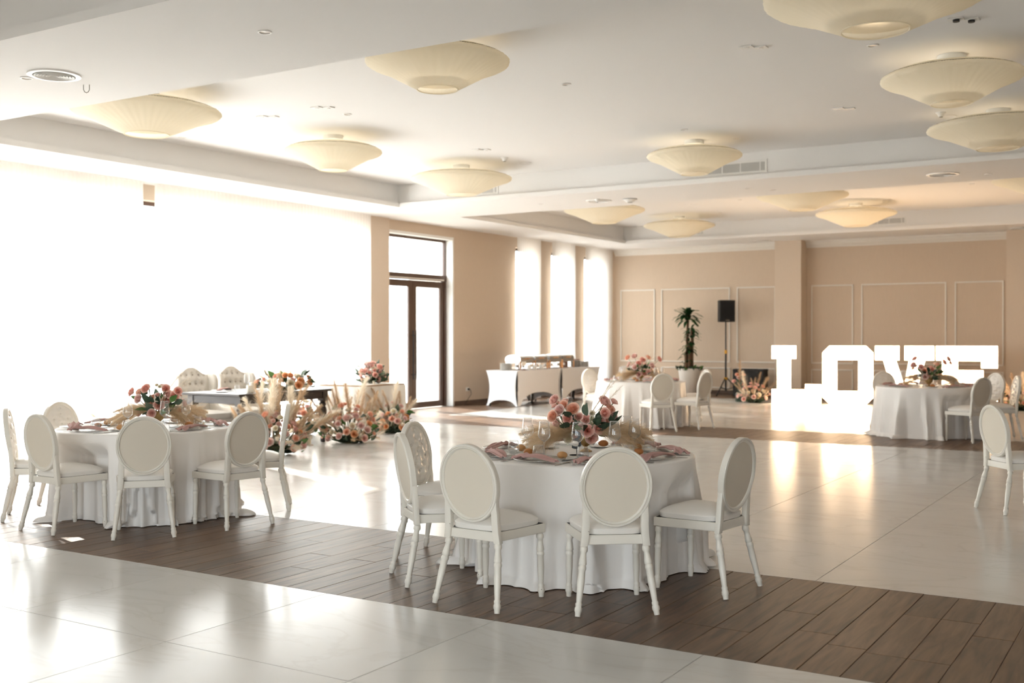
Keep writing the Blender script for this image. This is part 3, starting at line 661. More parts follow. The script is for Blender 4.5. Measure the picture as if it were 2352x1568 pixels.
# ------------------------------------------------------------------ round tables and cloths
ZT = .75
def round_table(c, seed, nm):
    t = thing('round_table', 'round banquet table underneath the white cloth, '+nm, 'table', (c[0], c[1], 0), 0, 'round banquet tables')
    MB().lathe([(0, .715), (.735, .715), (.742, .722), (.742, .738), (.735, .745), (0, .745)], 48).build('tabletop', 'tabletop_wood', t, smooth=40)
    for k in range(4):
        a = PI/4+k*PI/2; MB().tube([(.45*cos(a), .45*sin(a), .715), (.5*cos(a), .5*sin(a), 0)], .018, 8).build('leg', 'steel', t, smooth=40)
    q = random.Random(seed); rt = .757; N_ = 336
    waves = [(k, q.uniform(0, 6.28), q.uniform(.5, 1)/(1+abs(k-15)*.09)) for k in (7, 10, 13, 17, 22)]
    pud = [q.uniform(0, 6.28) for _ in range(4)]
    def fold(a, v):
        tot = 0; wt = 0
        for k, p, am in waves:
            x = k*(a+.07*sin(2*a+p)+.05*v*sin(3*a+p*1.7))+p
            tot += am*(1.6*(1-abs(sin(x/2))**.8)-.6); wt += am*.55
        return max(-1.0, min(1.6, (2.2*tot/wt-.12)*(1+.45*sin(2*a+pud[3])+.35*sin(5*a+pud[0]))))
    near = [(math.atan2(y-c[1], x-c[0]), math.hypot(x-c[0], y-c[1])) for x, y in CHAIRS if math.hypot(x-c[0], y-c[1]) < 1.75]
    def sm(x, a_, b_): t_ = max(0, min(1, (b_-x)/(b_-a_))); return t_*t_*(3-2*t_)
    def fn(u, v):
        x, y, z = drape(u, v)
        if z > .7: return (x, y, z)
        for ph, D in near:      # the hanging cloth gives way where a chair is pushed in
            al = x*cos(ph)+y*sin(ph); la = -x*sin(ph)+y*cos(ph); lim = D-.508
            if al > lim:
                w_ = sm(abs(la), .215, .33)*sm(z, .54, .7); tg = lim-.042+.036*fold(2*PI*u, 1); na = al+(min(al, tg)-al)*w_
                x, y = na*cos(ph)-la*sin(ph), na*sin(ph)+la*cos(ph)
        return (x, y, z)
    def drape(u, v):
        a = 2*PI*u
        if v <= .22: r = rt*(v/.22)*.985; return (r*cos(a), r*sin(a), ZT)
        if v <= .28:
            k = (v-.22)/.06; b = k*PI/2; r = rt*.985+.012*sin(b); return (r*cos(a), r*sin(a), ZT-.014*(1-cos(b)))
        if v <= .86:
            k = (v-.28)/.58; f = fold(a, k); sv = min(1, k*1.6)
            r = rt*.985+.012+.06*k**1.1+.068*f*sv*(.25+.75*k)+.012*sin(2*a+pud[0])*k
            return (r*cos(a), r*sin(a), (ZT-.014)+(.055-(ZT-.014))*k)
        k = (v-.86)/.14; f = fold(a, 1); pl = .045+.075*max(0, sin(3*a+pud[1])*.6+sin(5*a+pud[2])*.5)+.03*f
        r0 = rt*.985+.072+.068*f+.012*sin(2*a+pud[0])
        r = r0+pl*(1-(1-k)**2)*.9; z = .055*(1-k)**2+.005+.02*max(0, f)*sin(PI*k)*(1 if k < 1 else 0)
        return (r*cos(a), r*sin(a), z)
    o = MB().grid(fn, N_, 58, True).build('tablecloth', 'satin', smooth=180); o.location = (c[0], c[1], 0)
    tag(o, 'white satin floor-length cloth draped over round table, '+nm, 'tablecloth', 'white round tablecloths')
NM = {T1: 'near middle table', T2: 'left table by the window', T3: 'far middle table', T4: 'far right table'}
for i, c in enumerate((T1, T2, T3, T4)): round_table(c, 21+i*5, NM[c])

# ------------------------------------------------------------------ tableware prototypes
MESH = {}
MESH['charger'] = MB().lathe([(0, .004), (.095, .004), (.105, .006), (.155, .013), (.163, .016), (.165, .018), (.163, .0195), (.155, .017), (.105, .0105), (.095, .0085), (0, .0085)], 48).mesh('charger_plate', 'plate_glass', smooth=60)
MESH['rim'] = MB().tube([(.1635*cos(2*PI*k/40), .1635*sin(2*PI*k/40), .0185) for k in range(41)], .0016, 5, cap=False).mesh('plate_rim', 'steel', smooth=180)
MESH['side'] = MB().lathe([(0, .003), (.055, .003), (.085, .01), (.09, .013), (.088, .0145), (.055, .007), (0, .007)], 36).mesh('side_plate', 'porcelain', smooth=60)
MESH['wine_bowl'] = MB().lathe([(.005, .104), (.012, .107), (.03, .122), (.041, .14), (.0405, .158), (.034, .205), (.0305, .238)], 28, cap0=False, cap1=False).mesh('bowl', 'clear_glass', smooth=180)
MESH['wine_stem'] = MB().lathe([(0, .001), (.034, .001), (.035, .003), (.012, .006), (.0045, .012), (.0036, .05), (.004, .095), (.007, .106), (0, .107)], 20).mesh('stem', 'clear_glass', smooth=60)
MESH['wine_rim'] = MB().tube([(.0307*cos(2*PI*k/24), .0307*sin(2*PI*k/24), .238) for k in range(25)], .0009, 4, cap=False).mesh('glass_rim', 'porcelain', smooth=180)
MESH['tumbler'] = MB().lathe([(0, .001), (.024, .001), (.032, .008), (.039, .03), (.0385, .05), (.031, .088)], 26, cap1=False).mesh('tumbler_wall', 'clear_glass', smooth=60)
MESH['tum_in'] = MB().lathe([(0, .012), (.026, .012), (.034, .026), (.036, .034), (0, .034)], 24).mesh('tumbler_base', 'clear_glass', smooth=60)
MESH['tum_rim'] = MB().tube([(.0312*cos(2*PI*k/22), .0312*sin(2*PI*k/22), .088) for k in range(23)], .001, 4, cap=False).mesh('glass_rim', 'porcelain', smooth=180)
def knife():
    m = MB(); m.prism([(-.006, -.11), (.006, -.11), (.007, -.02), (.0045, 0), (-.0045, 0), (-.007, -.02)], 0, .006); m.prism([(-.0045, 0), (.009, .0), (.010, .06), (.006, .1), (-.0045, .112)], .001, .003); return m.mesh('knife', 'steel', bevel=.001, seg=1)
def fork():
    m = MB(); m.prism([(-.006, -.1), (.006, -.1), (.003, .02), (.012, .045), (.012, .055), (-.012, .055), (-.012, .045), (-.003, .02)], 0, .003)
    for k in range(4): x = -.0105+.007*k; m.box(x-.0016, x+.0016, .055, .1, .001, .003)
    return m.mesh('fork', 'steel')
MESH['knife'], MESH['fork'] = knife(), fork()
def napkin(seed):
    m = MB()
    def top(u, v):      # long strip lying across the plate, pointed at one end and bunched at the other
        a = (u-.5)*2; y = -.17+.35*v; wdt = .012+.036*math.sin(PI*min(1, v*.8+.06))**.9
        if v > .86: wdt *= 1+1.1*(v-.86)/.14
        arch = .024*math.exp(-(y/.13)**2)-.002
        bunch = .016*math.exp(-((v-.84)/.05)**2)
        pl = (.004+.006*v)*sin(u*PI*4+seed)
        return (a*wdt+.016*sin(v*3+seed)*v, y, .011+arch+bunch+pl+.006*(1-a*a))
    m.grid(top, 15, 17); m.grid(lambda u, v: tuple(Vector(top(u, v))+Vector((0, 0, -.007))), 15, 17)
    for e in (0, 1):
        m.grid(lambda u, v: tuple(Vector(top(u, e))+Vector((0, 0, -.007*v))), 15, 2)
        m.grid(lambda u, v: tuple(Vector(top(e, u))+Vector((0, 0, -.007*v))), 17, 2)
    return m.mesh('napkin', 'napkin_pink', smooth=70)
NAP = [napkin(k) for k in range(4)]
def roll(seed, mt):
    q = random.Random(seed)
    def fn(u, v):
        a = 2*PI*u; b = -PI/2+PI*v; r = 1+.06*sin(3*a+seed)*cos(b)+.04*sin(5*a+2*seed)
        return (.036*r*cos(b)*cos(a), .03*r*cos(b)*sin(a), .022+.024*sin(b)*(1 if b > 0 else .9))
    return MB().grid(fn, 20, 11, True).mesh('bread_roll', mt, smooth=180)
ROLL = [roll(1, 'bread'), roll(2, 'bread_flour'), roll(4, 'bread')]
def put(name, key, loc, rz, label, cat, group, kids_=()):
    o = link(name, MESH[key] if isinstance(key, str) else key); o.location = loc; o.rotation_euler = (0, 0, rz); tag(o, label, cat, group)
    for n, k in kids_: link(n, MESH[k], o)
    return o
def wine(x, y, label, group): return put('wine_glass', 'wine_bowl', (x, y, ZT), rnd.random()*6, label, 'glass', group, (('stem', 'wine_stem'), ('glass_rim', 'wine_rim')))
def tumbler(x, y, label, group, z=ZT): return put('water_glass', 'tumbler', (x, y, z), rnd.random()*6, label, 'glass', group, (('tumbler_base', 'tum_in'), ('glass_rim', 'tum_rim')))
camv = Vector((sin(YAW), -cos(YAW)))
def where(c, a):    # plain words for a place round a table, as seen from the camera
    d = Vector((cos(a), sin(a))); nr = d.dot(camv); rr = d.dot(Vector((cos(YAW), sin(YAW))))
    k = round(math.atan2(rr, nr)/(PI/4)) % 8
    return ['near', 'near right', 'right', 'far right', 'far', 'far left', 'left', 'near left'][k]
def setting(c, a, i, nm, wn):
    d = Vector((cos(a), sin(a))); s = Vector((-sin(a), cos(a))); g = 'place settings on the '+nm
    P = lambda rr, ss: (c[0]+d.x*rr+s.x*ss, c[1]+d.y*rr+s.y*ss)
    rz = a+PI/2     # local -Y points outwards
    x, y = P(.555, 0); put('charger_plate', 'charger', (x, y, ZT), rz, 'clear glass charger plate, %s place, %s' % (wn, nm), 'plate', g, (('plate_rim', 'rim'),))
    x, y = P(.6, .01); put('napkin', NAP[i % 4], (x, y, ZT+.006), rz+R(90+rnd.uniform(-16, 16)), 'knotted dusty pink napkin, %s place, %s' % (wn, nm), 'napkin', g)
    x, y = P(.6, .195); put('table_knife', 'knife', (x, y, ZT+.001), rz+PI, 'steel table knife, %s place, %s' % (wn, nm), 'knife', g)
    x, y = P(.6, -.19); put('table_fork', 'fork', (x, y, ZT+.001), rz+PI, 'steel table fork, %s place, %s' % (wn, nm), 'fork', g)
    x, y = P(.33, .15); wine(x, y, 'stemmed wine glass, %s place, %s' % (wn, nm), g)
    x, y = P(.40, .225); tumbler(x, y, 'stemless water glass, %s place, %s' % (wn, nm), g)
    x, y = P(.36, -.2); put('side_plate', 'side', (x, y, ZT), rz, 'small white side plate, %s place, %s' % (wn, nm), 'plate', g)
    put('bread_roll', ROLL[i % 3], (x, y, ZT+.007), rnd.random()*6, 'bread roll on side plate, %s place, %s' % (wn, nm), 'bread', g)
SEATS = {T1: [-90, -50, -9, 33, 78, 125, 188, 232], T2: [-90, -42, -3, 45, 90, 135, 180, 225], T3: [-45, -8, 60, 110, 160, 215], T4: [-40, 8, 58, 128, 180, 240]}
for c, L_ in SEATS.items():
    seen = {}
    for i, dg in enumerate(L_):
        wn = where(c, R(dg))
        if wn in seen: wn = wn+' outer'
        seen[wn] = 1
        setting(c, R(dg), i, NM[c], wn)

# ------------------------------------------------------------------ flowers
def rose_mesh(seed, mt):
    q = random.Random(seed); m = MB()
    lay = [(3, .13, .60, 6, 1.0), (4, .26, .62, 8, .95), (5, .40, .60, 12, .9), (5, .55, .55, 20, .92), (6, .70, .45, 32, .9), (6, .80, .34, 42, .88)]
    for li, (n, r0, h, op, wd) in enumerate(lay):
        for k in range(n):
            a0 = 2*PI*(k+.37*li)/n+q.uniform(-.15, .15); spread = PI/n*1.45; r1 = r0*q.uniform(.92, 1.08); h1 = h*q.uniform(.92, 1.08); curl = R(op)
            def fn(u, v):
                s = (u-.5)*2; a = a0+s*spread*(.55+.45*sin(min(1, v*1.15)*PI*.5))*wd
                tip = 1-.22*s*s*v
                r = .10+(r1-.10)*math.sin(min(1, v*1.1)*PI/2)**.8
                r += (.20*math.sin(curl))*max(0, v-.65)/.35*(1 if li > 1 else .1)
                z = -.38+(h1+.38)*v*tip-(.26*math.sin(curl))*max(0, v-.72)/.28
                return (r*cos(a), r*sin(a), z)
            m.grid(fn, 6, 6)
    m.lathe([(.02, -.6), (.05, -.5), (.18, -.42), (.26, -.3), (.12, -.25)], 8, cap1=False)
    return m.mesh('rose', mt, smooth=180)
ROSE = {k: [rose_mesh(s, 'rose_'+k) for s in (1, 2)] for k in ('coral', 'peach', 'blush', 'pink', 'cream', 'orange')}
def leaf_mesh(mt, wd=.26, bend=.35):
    def fn(u, v):
        x = (u-.5)*2; w_ = wd*math.sin(PI*min(.985, v**.8+.015))**.75
        return (x*w_, -bend*v*v*.5+.10*abs(x)*w_*2, v)
    return MB().grid(fn, 5, 9).mesh('leaf', mt, smooth=180)
LEAF = {k: leaf_mesh('leaf_'+k) for k in ('dark', 'grey', 'fresh')}
def plume_mesh(seed, mt, droop=.3, n=330, fat=.13, stem=.35):
    q = random.Random(seed); m = MB()
    def axis(t): return Vector((droop*t*t, 0, t*(1-.18*droop*t)))
    m.tube([axis(t/6) for t in range(7)], [.007, .007, .006, .005, .004, .003, .002], 5)
    for k in range(n):
        t = stem+(1-stem)*q.random()**.85; p = axis(t); tn = (axis(min(1.05, t+.03))-axis(t-.03)).normalized()
        a = q.uniform(0, 6.283); side = Vector((cos(a), sin(a), 0)); side = (side-tn*side.dot(tn)).normalized()
        prof = math.sin(PI*min(1, (t-stem)/(1-stem)*.86+.14))**.7
        ln = fat*prof*q.uniform(.45, 1.6)+.03; w_ = .0024
        p1 = p+side*ln*.42+tn*ln*.75; p2 = p+side*ln*.85+tn*ln*1.15+Vector((droop*.1*ln, 0, -.22*ln))
        b = tn.cross(side)*w_
        m.add([p-b, p+b, p1+b*.8, p1-b*.8, p2], [(0, 1, 2, 3), (3, 2, 4)])
    return m.mesh('pampas_plume', mt)
PLUME = {'wide': [plume_mesh(s, 'pampas', .42, 520, .19, .12) for s in (1, 2)], 'tan': [plume_mesh(s, 'pampas_tan', .14, 330, .092, .28) for s in (3, 4)],
         'pale': [plume_mesh(s, 'pampas_pale', .26, 460, .12, .3) for s in (5, 6)], 'thin': [plume_mesh(7, 'pampas_pale', .1, 60, .06, .3)]}
V_R = Vector((cos(YAW), sin(YAW), 0)); V_T = Vector((sin(YAW), -cos(YAW), 0))      # along the picture and towards the viewer
def rose(par, p, d, col, s):
    link('rose', ROSE[col][rnd.randrange(2)], par, aim(p, d, s, rnd.uniform(0, 6.28)))
def leaf(par, p, d, kind, s): link('leaf', LEAF[kind], par, aim(p, d, s, rnd.uniform(0, 6.28)))
def plume(par, p, d, kind, s, spin=None):
    link('pampas_plume', rnd.choice(PLUME[kind]), par, aim(p, d, s, rnd.uniform(0, 6.28) if spin is None else spin))
def stems(par, pts, base):
    m = MB()
    for p in pts: m.tube([base, (Vector(base)*.5+Vector(p)*.5)+Vector((0, 0, -.02)), p], .0028, 5)
    tag(m.build('stems', 'stem_green', par, smooth=180), kind='stuff')

def centrepiece(c, off, flowers, spread, label, sc=1.0, vase=True):
    """flowers: (right, up, colour, size) measured from the vase foot; plumes fan out low to both sides"""
    t = thing('centrepiece', label, 'flowers', (c[0]+off[0], c[1]+off[1], ZT), 0, 'pampas and rose centrepieces')
    MB().lathe([(0, 0), (.042, 0), (.045, .006), (.03, .014), (.013, .022), (.012, .034), (.026, .046), (.05, .07), (.058, .095), (.054, .118), (.047, .13), (.043, .128), (.048, .1), (0, .09)], 32,
               wob=lambda k, n: 1+.03*sin(k*PI*.5)).build('vase', 'gold', t, smooth=50)
    pts = []
    for i, (r_, u_, col, sz) in enumerate(flowers):
        dep = rnd.uniform(.02, .13) if i % 3 else rnd.uniform(-.05, .06)
        p = V_R*r_+V_T*dep+Vector((0, 0, u_)); d_ = (V_R*r_*1.6+V_T*(dep*2+.22)+Vector((0, 0, u_-.1))).normalized(); rose(t, p, d_, col, sz); pts.append(p)
    for k in range(9):      # the far side of the bunch
        a = PI*k/8; p = V_R*(.2*cos(a))-V_T*rnd.uniform(.06, .16)+Vector((0, 0, rnd.uniform(.16, .34)))
        rose(t, p, (p-Vector((0, 0, .08))).normalized(), rnd.choice(('coral', 'peach', 'blush', 'pink')), rnd.uniform(.034, .046)); pts.append(p)
    stems(t, pts, (0, 0, .1))
    for k in range(38):
        a = 2*PI*k/19; el = rnd.uniform(-.1, .9); d_ = V_R*cos(a)*cos(el)+V_T*sin(a)*cos(el)+Vector((0, 0, sin(el)))
        leaf(t, tuple(Vector((0, 0, .13))+d_*rnd.uniform(.04, .2)), d_, rnd.choice(('dark', 'dark', 'grey', 'fresh')), rnd.uniform(.07, .12))
    for s in (-1, 1):
        for k in range(spread[0 if s < 0 else 1]):
            d_ = V_R*s+V_T*rnd.uniform(-.55, .75)+Vector((0, 0, rnd.uniform(.12, .55)))
            pq = aim((0, 0, .12), d_, rnd.uniform(.36, .46), 0)
            # turn the droop downwards
            ax = (pq.to_3x3() @ Vector((0, 0, 1))).normalized(); xx = (pq.to_3x3() @ Vector((1, 0, 0))).normalized(); dn = Vector((0, 0, -1)); dn = (dn-ax*dn.dot(ax)).normalized()
            ang = math.atan2(xx.cross(dn).dot(ax), xx.dot(dn))
            plume(t, (0, 0, .12), d_, 'wide', pq.to_scale().x, ang)
    for k in range(3): plume(t, (0, 0, .2), V_R*rnd.uniform(.5, 1.2)+Vector((0, 0, .9)), 'thin', .36)
    return t
F1 = [(-.215, .355, 'pink', .044), (-.152, .318, 'peach', .040), (-.182, .288, 'blush', .044), (-.09, .295, 'peach', .05), (-.228, .248, 'peach', .045), (-.11, .182, 'coral', .046), (-.167, .127, 'coral', .044),
      (.006, .15, 'coral', .05), (0, .222, 'pink', .04), (.127, .342, 'pink', .052), (.121, .272, 'coral', .042), (.155, .226, 'coral', .05), (.036, .1, 'pink', .048), (-.12, .095, 'cream', .04),
      (.036, .27, 'cream', .022), (.04, .228, 'cream', .022), (.04, .194, 'cream', .022), (.19, .25, 'pink', .03), (-.05, .24, 'pink', .034), (-.03, .17, 'blush', .036), (-.13, .235, 'coral', .042), (-.06, .125, 'pink', .042), (.085, .165, 'coral', .046), (.1, .215, 'blush', .04), (.165, .29, 'peach', .04), (-.2, .195, 'blush', .042)]
F2 = [(-.22, .30, 'coral', .045), (-.09, .33, 'coral', .05), (-.14, .245, 'blush', .045), (-.065, .2, 'coral', .05), (.025, .185, 'coral', .052), (.1, .335, 'coral', .042), (.085, .28, 'blush', .05),
      (.155, .265, 'coral', .048), (.2, .31, 'coral', .042), (.065, .225, 'pink', .042), (-.02, .12, 'pink', .044), (.19, .13, 'orange', .034), (-.1, .1, 'pink', .042), (0, .27, 'blush', .03), (.04, .35, 'cream', .02), (-.01, .36, 'cream', .018), (.02, .24, 'cream', .03), (-.16, .12, 'pink', .04)]
F3 = [(-.2, .33, 'peach', .05), (-.1, .35, 'blush', .05), (.02, .3, 'coral', .05), (.11, .33, 'peach', .048), (.26, .31, 'coral', .05), (-.04, .25, 'coral', .05), (0, .2, 'cream', .042), (.15, .22, 'blush', .05),
      (-.1, .2, 'blush', .05), (.05, .12, 'coral', .055), (-.04, .1, 'pink', .045), (.1, .13, 'pink', .045), (-.16, .15, 'cream', .04), (.2, .2, 'cream', .03)]
F4 = [(-.2, .42, 'coral', .05), (-.27, .33, 'blush', .05), (-.16, .3, 'pink', .05), (-.09, .24, 'peach', .055), (.03, .26, 'coral', .045), (-.1, .15, 'blush', .05), (.0, .17, 'pink', .045), (.2, .37, 'coral', .05),
      (.25, .42, 'pink', .05), (.14, .33, 'peach', .045), (.06, .22, 'cream', .035), (.1, .25, 'cream', .028), (-.2, .13, 'pink', .045), (.3, .36, 'coral', .042)]
centrepiece(T1, (-.02, .1), F1, (9, 9), 'coral rose and pampas centrepiece in a gold footed vase, near middle table')
centrepiece(T2, (.0, .12), F2, (8, 7), 'coral rose and pampas centrepiece on the left table by the window')
centrepiece(T3, (.0, .0), [(a*1.15, b*1.22, c, d*1.2) for a, b, c, d in F3], (8, 8), 'peach rose and pampas centrepiece on the far middle table')
centrepiece(T4, (.02, .0), F4, (3, 9), 'pink rose and pampas centrepiece on the far right table before the letters')

# black table number on the near middle table
def digit(loc, label, body):
    cu = bpy.data.curves.new('digit', 'FONT'); cu.body = body; cu.size = .17; cu.extrude = .003; cu.align_x = 'CENTER'
    o = bpy.data.objects.new('digit', cu); COL.objects.link(o)
    dg = bpy.context.evaluated_depsgraph_get(); me = bpy.data.meshes.new_from_object(o.evaluated_get(dg)); bpy.data.objects.remove(o)
    me.materials.clear(); me.materials.append(MATS['number_black'])
    t = thing('table_number', label, 'table number', loc, YAW, None)
    n = link('numeral', me, t); n.rotation_euler = (PI/2, 0, 0); n.location = (0, 0, .045)
    MB().tube([(0, 0, .002), (0, 0, .06)], .0025, 6).build('stand_rod', 'number_black', t, smooth=40)
    MB().tube([(.045*cos(a_), .022*sin(a_)+.004, .003) for a_ in [2*PI*k/24 for k in range(25)]], .003, 6, cap=False).build('stand_ring', 'number_black', t, smooth=180)
digit((-3.45, 6.36, ZT), 'black numeral three table number on the near middle table', '3')

# ------------------------------------------------------------------ floor flower arrangements
def floor_flowers(x, y, wd, fh, ph, nf, npl, seed, label, lean=0, z=0, leafy=True, cols=('blush', 'pink', 'peach', 'cream', 'peach', 'blush', 'orange'), cat='flowers', name='flower_arrangement', deep=.3, pale=.25):
    global rnd
    old = rnd; rnd = random.Random(seed)
    t = thing(name, label, cat, (x, y, z), 0, 'floor flower arrangements' if z == 0 else None)
    MB().lathe([(0, 0), (wd*.12, 0), (wd*.11, fh*.2), (0, fh*.24)], 16).build('floral_foam', 'floral_foam', t, smooth=40)
    pts = []
    for k in range(nf):     # spread evenly over a dome, fuller on the viewer's side
        e = ((k+.5)/nf)**.9; a = k*2.39996; c_, s2 = cos(a), sin(a); rr = math.sqrt(max(0, 1-e*e))*(.55 if k % 5 == 0 else .95)
        p = V_R*(rr*c_*wd*.46)+V_T*(rr*s2*deep*(1 if s2 > 0 else .6))+Vector((rnd.uniform(-.03, .03), rnd.uniform(-.03, .03), .06+(fh-.06)*e*rnd.uniform(.7, 1.12)))
        d_ = (V_R*c_*rr+V_T*(s2*rr+.35)+Vector((0, 0, .25+.5*e))).normalized()
        rose(t, p, d_, rnd.choice(cols), rnd.choice((.034, .042, .05, .056, .064))*rnd.uniform(.92, 1.08)); pts.append(p)
    stems(t, pts, (0, 0, fh*.12))
    for k in range(npl):
        b = -1+2*(k+.5)/npl+rnd.uniform(-.12, .12)
        d_ = V_R*(b*.62+lean)+V_T*rnd.uniform(-.4, .2)+Vector((0, 0, 1-.45*abs(b)))
        plume(t, tuple(V_R*b*wd*.2-V_T*rnd.uniform(-.03, .14)+Vector((0, 0, fh*.2))), d_, 'pale' if rnd.random() < pale else 'tan', (ph-fh*.2)*rnd.uniform(.66, 1.06)*(1-.2*abs(b)))
    for k in range(int(npl*1.5)+6):  # short feathery pieces between the blooms
        a = rnd.uniform(0, 6.283); e = rnd.uniform(.05, .9); d_ = V_R*cos(a)+V_T*sin(a)+Vector((0, 0, e))
        plume(t, tuple((V_R*cos(a)*wd*.22+V_T*sin(a)*deep*.5)+Vector((0, 0, .04+fh*.35*e))), d_, rnd.choice(('tan', 'tan', 'pale')), rnd.uniform(.22, .34) if z == 0 else rnd.uniform(.16, .24))
    if leafy:
        for k in range(46):
            a = rnd.uniform(-1, 1); d_ = V_R*a+V_T*rnd.uniform(-.5, 1.1)+Vector((0, 0, rnd.uniform(-.05, .8)))
            e = rnd.random()**2
            p = V_R*a*wd*.42+V_T*rnd.uniform(-.05, deep*.7)*(1-e)+Vector((0, 0, .04+fh*.7*e)); leaf(t, tuple(p), d_, rnd.choice(('dark', 'dark', 'grey', 'fresh')), rnd.uniform(.08, .15))
    for k in range(22):
        a = k*2.39996; d_ = V_R*cos(a)+V_T*sin(a)+Vector((0, 0, rnd.uniform(.12, .5)))
        leaf(t, tuple(V_R*cos(a)*wd*.12+V_T*sin(a)*wd*.12+Vector((0, 0, .03))), d_, rnd.choice(('dark', 'grey', 'dark')), rnd.uniform(.13, .2))
    rnd = old; return t
floor_flowers(-10.28, 12.12, .9, .55, .95, 64, 22, 11, 'large floor bouquet of roses and tall pampas right of the dark table', lean=-.1)
floor_flowers(-10.72, 13.68, .62, .45, .88, 38, 12, 12, 'floor bouquet with upright pampas before the white clothed side table', lean=-.12, pale=.1)
floor_flowers(-10.12, 10.45, .95, .55, 1.05, 64, 26, 13, 'floor bouquet half hidden behind the chairs of the left table', pale=.3)
floor_flowers(-11.75, 12.75, .5, .5, .72, 32, 8, 14, 'smaller floor bouquet under the dark table, behind its leg')
floor_flowers(-10.6, 8.75, .6, .45, 1.0, 16, 9, 15, 'floor bouquet of pale pampas behind the left table against the curtain', pale=.6)
floor_flowers(-8.42, 23.95, .78, .45, .82, 26, 10, 16, 'floor bouquet of dried pampas and roses left of the glowing letter L', cols=('blush', 'pink', 'peach', 'cream'), leafy=False)
floor_flowers(-2.9, 24.2, .75, .5, .8, 24, 10, 17, 'floor bouquet of roses at the right end of the glowing letters', cols=('blush', 'pink', 'peach', 'cream'))
# bottle vase with a few stems
t = thing('bottle_vase', 'green glass bottle vase with a pampas plume and roses on the floor', 'vase', (-8.82, 24.12, 0))
MB().lathe([(0, .003), (.09, .003), (.1, .012), (.1, .17), (.09, .2), (.045, .225), (.034, .25), (.034, .29), (.04, .295)], 28, cap1=False).build('bottle', 'bottle_green', t, smooth=50)
old = rnd; rnd = random.Random(5); fp = []
for r_, u_, col in ((-.13, .47, 'pink'), (.05, .4, 'pink'), (-.02, .55, 'blush'), (.09, .62, 'peach'), (-.06, .62, 'peach')):
    p = V_R*r_+Vector((0, 0, u_)); rose(t, p, V_R*r_+V_T*.3+Vector((0, 0, .3)), col, .055); fp.append(p)
stems(t, fp, (0, 0, .03)); plume(t, (0, 0, .2), (.02, 0, 1), 'tan', .78)
for k in range(8): leaf(t, (0, 0, .3+.02*k), (cos(k*2.4), sin(k*2.4), .6), 'grey', .12)
rnd = old

# ------------------------------------------------------------------ dark table for two, wing chairs, side table
t = thing('wooden_table', 'dark wooden table with turned legs in front of the window', 'table', (-11.15, 11.2, 0))
X_, Y_ = .55, .92
MB().box(-X_, X_, -Y_, Y_, .735, .77).build('tabletop', 'dark_wood', t, bevel=.008)
ap = MB()
ap.box(-X_+.06, X_-.06, -Y_+.07, -Y_+.1, .63, .735); ap.box(-X_+.06, X_-.06, Y_-.1, Y_-.07, .63, .735); ap.box(-X_+.06, -X_+.09, -Y_+.1, Y_-.1, .63, .735); ap.box(X_-.09, X_-.06, -Y_+.1, Y_-.1, .63, .735)
ap.build('apron', 'dark_wood', t, bevel=.003)
for sx in (-1, 1):
    for sy in (-1, 1):
        m = MB(); M = MT(sx*(X_-.1), sy*(Y_-.11), 0)
        m.box(-.05, .05, -.05, .05, .6, .735, M)
        m.lathe([(.03, 0), (.04, .02), (.036, .05), (.03, .08), (.042, .11), (.045, .25), (.056, .40), (.06, .46), (.05, .5), (.036, .52), (.05, .54), (.052, .56), (.038, .575), (.046, .6)], 24, M)
        m.build('leg', 'dark_wood', t, smooth=45)
floor_flowers(-10.82, 11.35, .9, .25, .42, 40, 9, 31, 'low garland of peach roses and pampas on the dark table', z=.77, deep=.22, cols=('peach', 'blush', 'cream', 'orange', 'coral'), pale=.8)
G = 'tableware on the dark table'
def pz(x, y, name, key, label, cat, kk=(), z=.77, rz=0): return put(name, key, (x, y, z), rz, label, cat, G, kk)
for y, w_ in ((10.75, 'left'), (11.5, 'right')):
    pz(-11.4, y, 'charger_plate', 'charger', 'glass charger plate on the dark table, %s seat' % w_, 'plate', (('plate_rim', 'rim'),))
    pz(-11.4, y, 'napkin', NAP[1], 'pink knotted napkin on the dark table, %s seat' % w_, 'napkin', z=.776, rz=R(20))
    pz(-11.15, y+.2, 'wine_glass', 'wine_bowl', 'stemmed wine glass on the dark table, %s seat' % w_, 'glass', (('stem', 'wine_stem'), ('glass_rim', 'wine_rim')))
    pz(-11.1, y-.03, 'water_glass', 'tumbler', 'stemless water glass on the dark table, %s seat' % w_, 'glass', (('tumbler_base', 'tum_in'), ('glass_rim', 'tum_rim')))
    pz(-11.2, y-.22, 'side_plate', 'side', 'white side plate on the dark table, %s seat' % w_, 'plate')
for k, (x, y) in enumerate(((-10.75, 10.6), (-10.85, 10.75))):
    c_ = pz(x, y, 'pillar_candle', MB().lathe([(0, 0), (.035, 0), (.037, .004), (.037, .1+.03*k), (.033, .105+.03*k), (0, .1+.03*k)], 18).mesh('pillar_candle', 'wax', smooth=40), 'white pillar candle at the near end of the dark table, %s' % ('shorter', 'taller')[k], 'candle')
    MB().tube([(0, 0, .1+.03*k), (0, 0, .112+.03*k)], .0015, 5).build('wick', 'black_metal', c_)

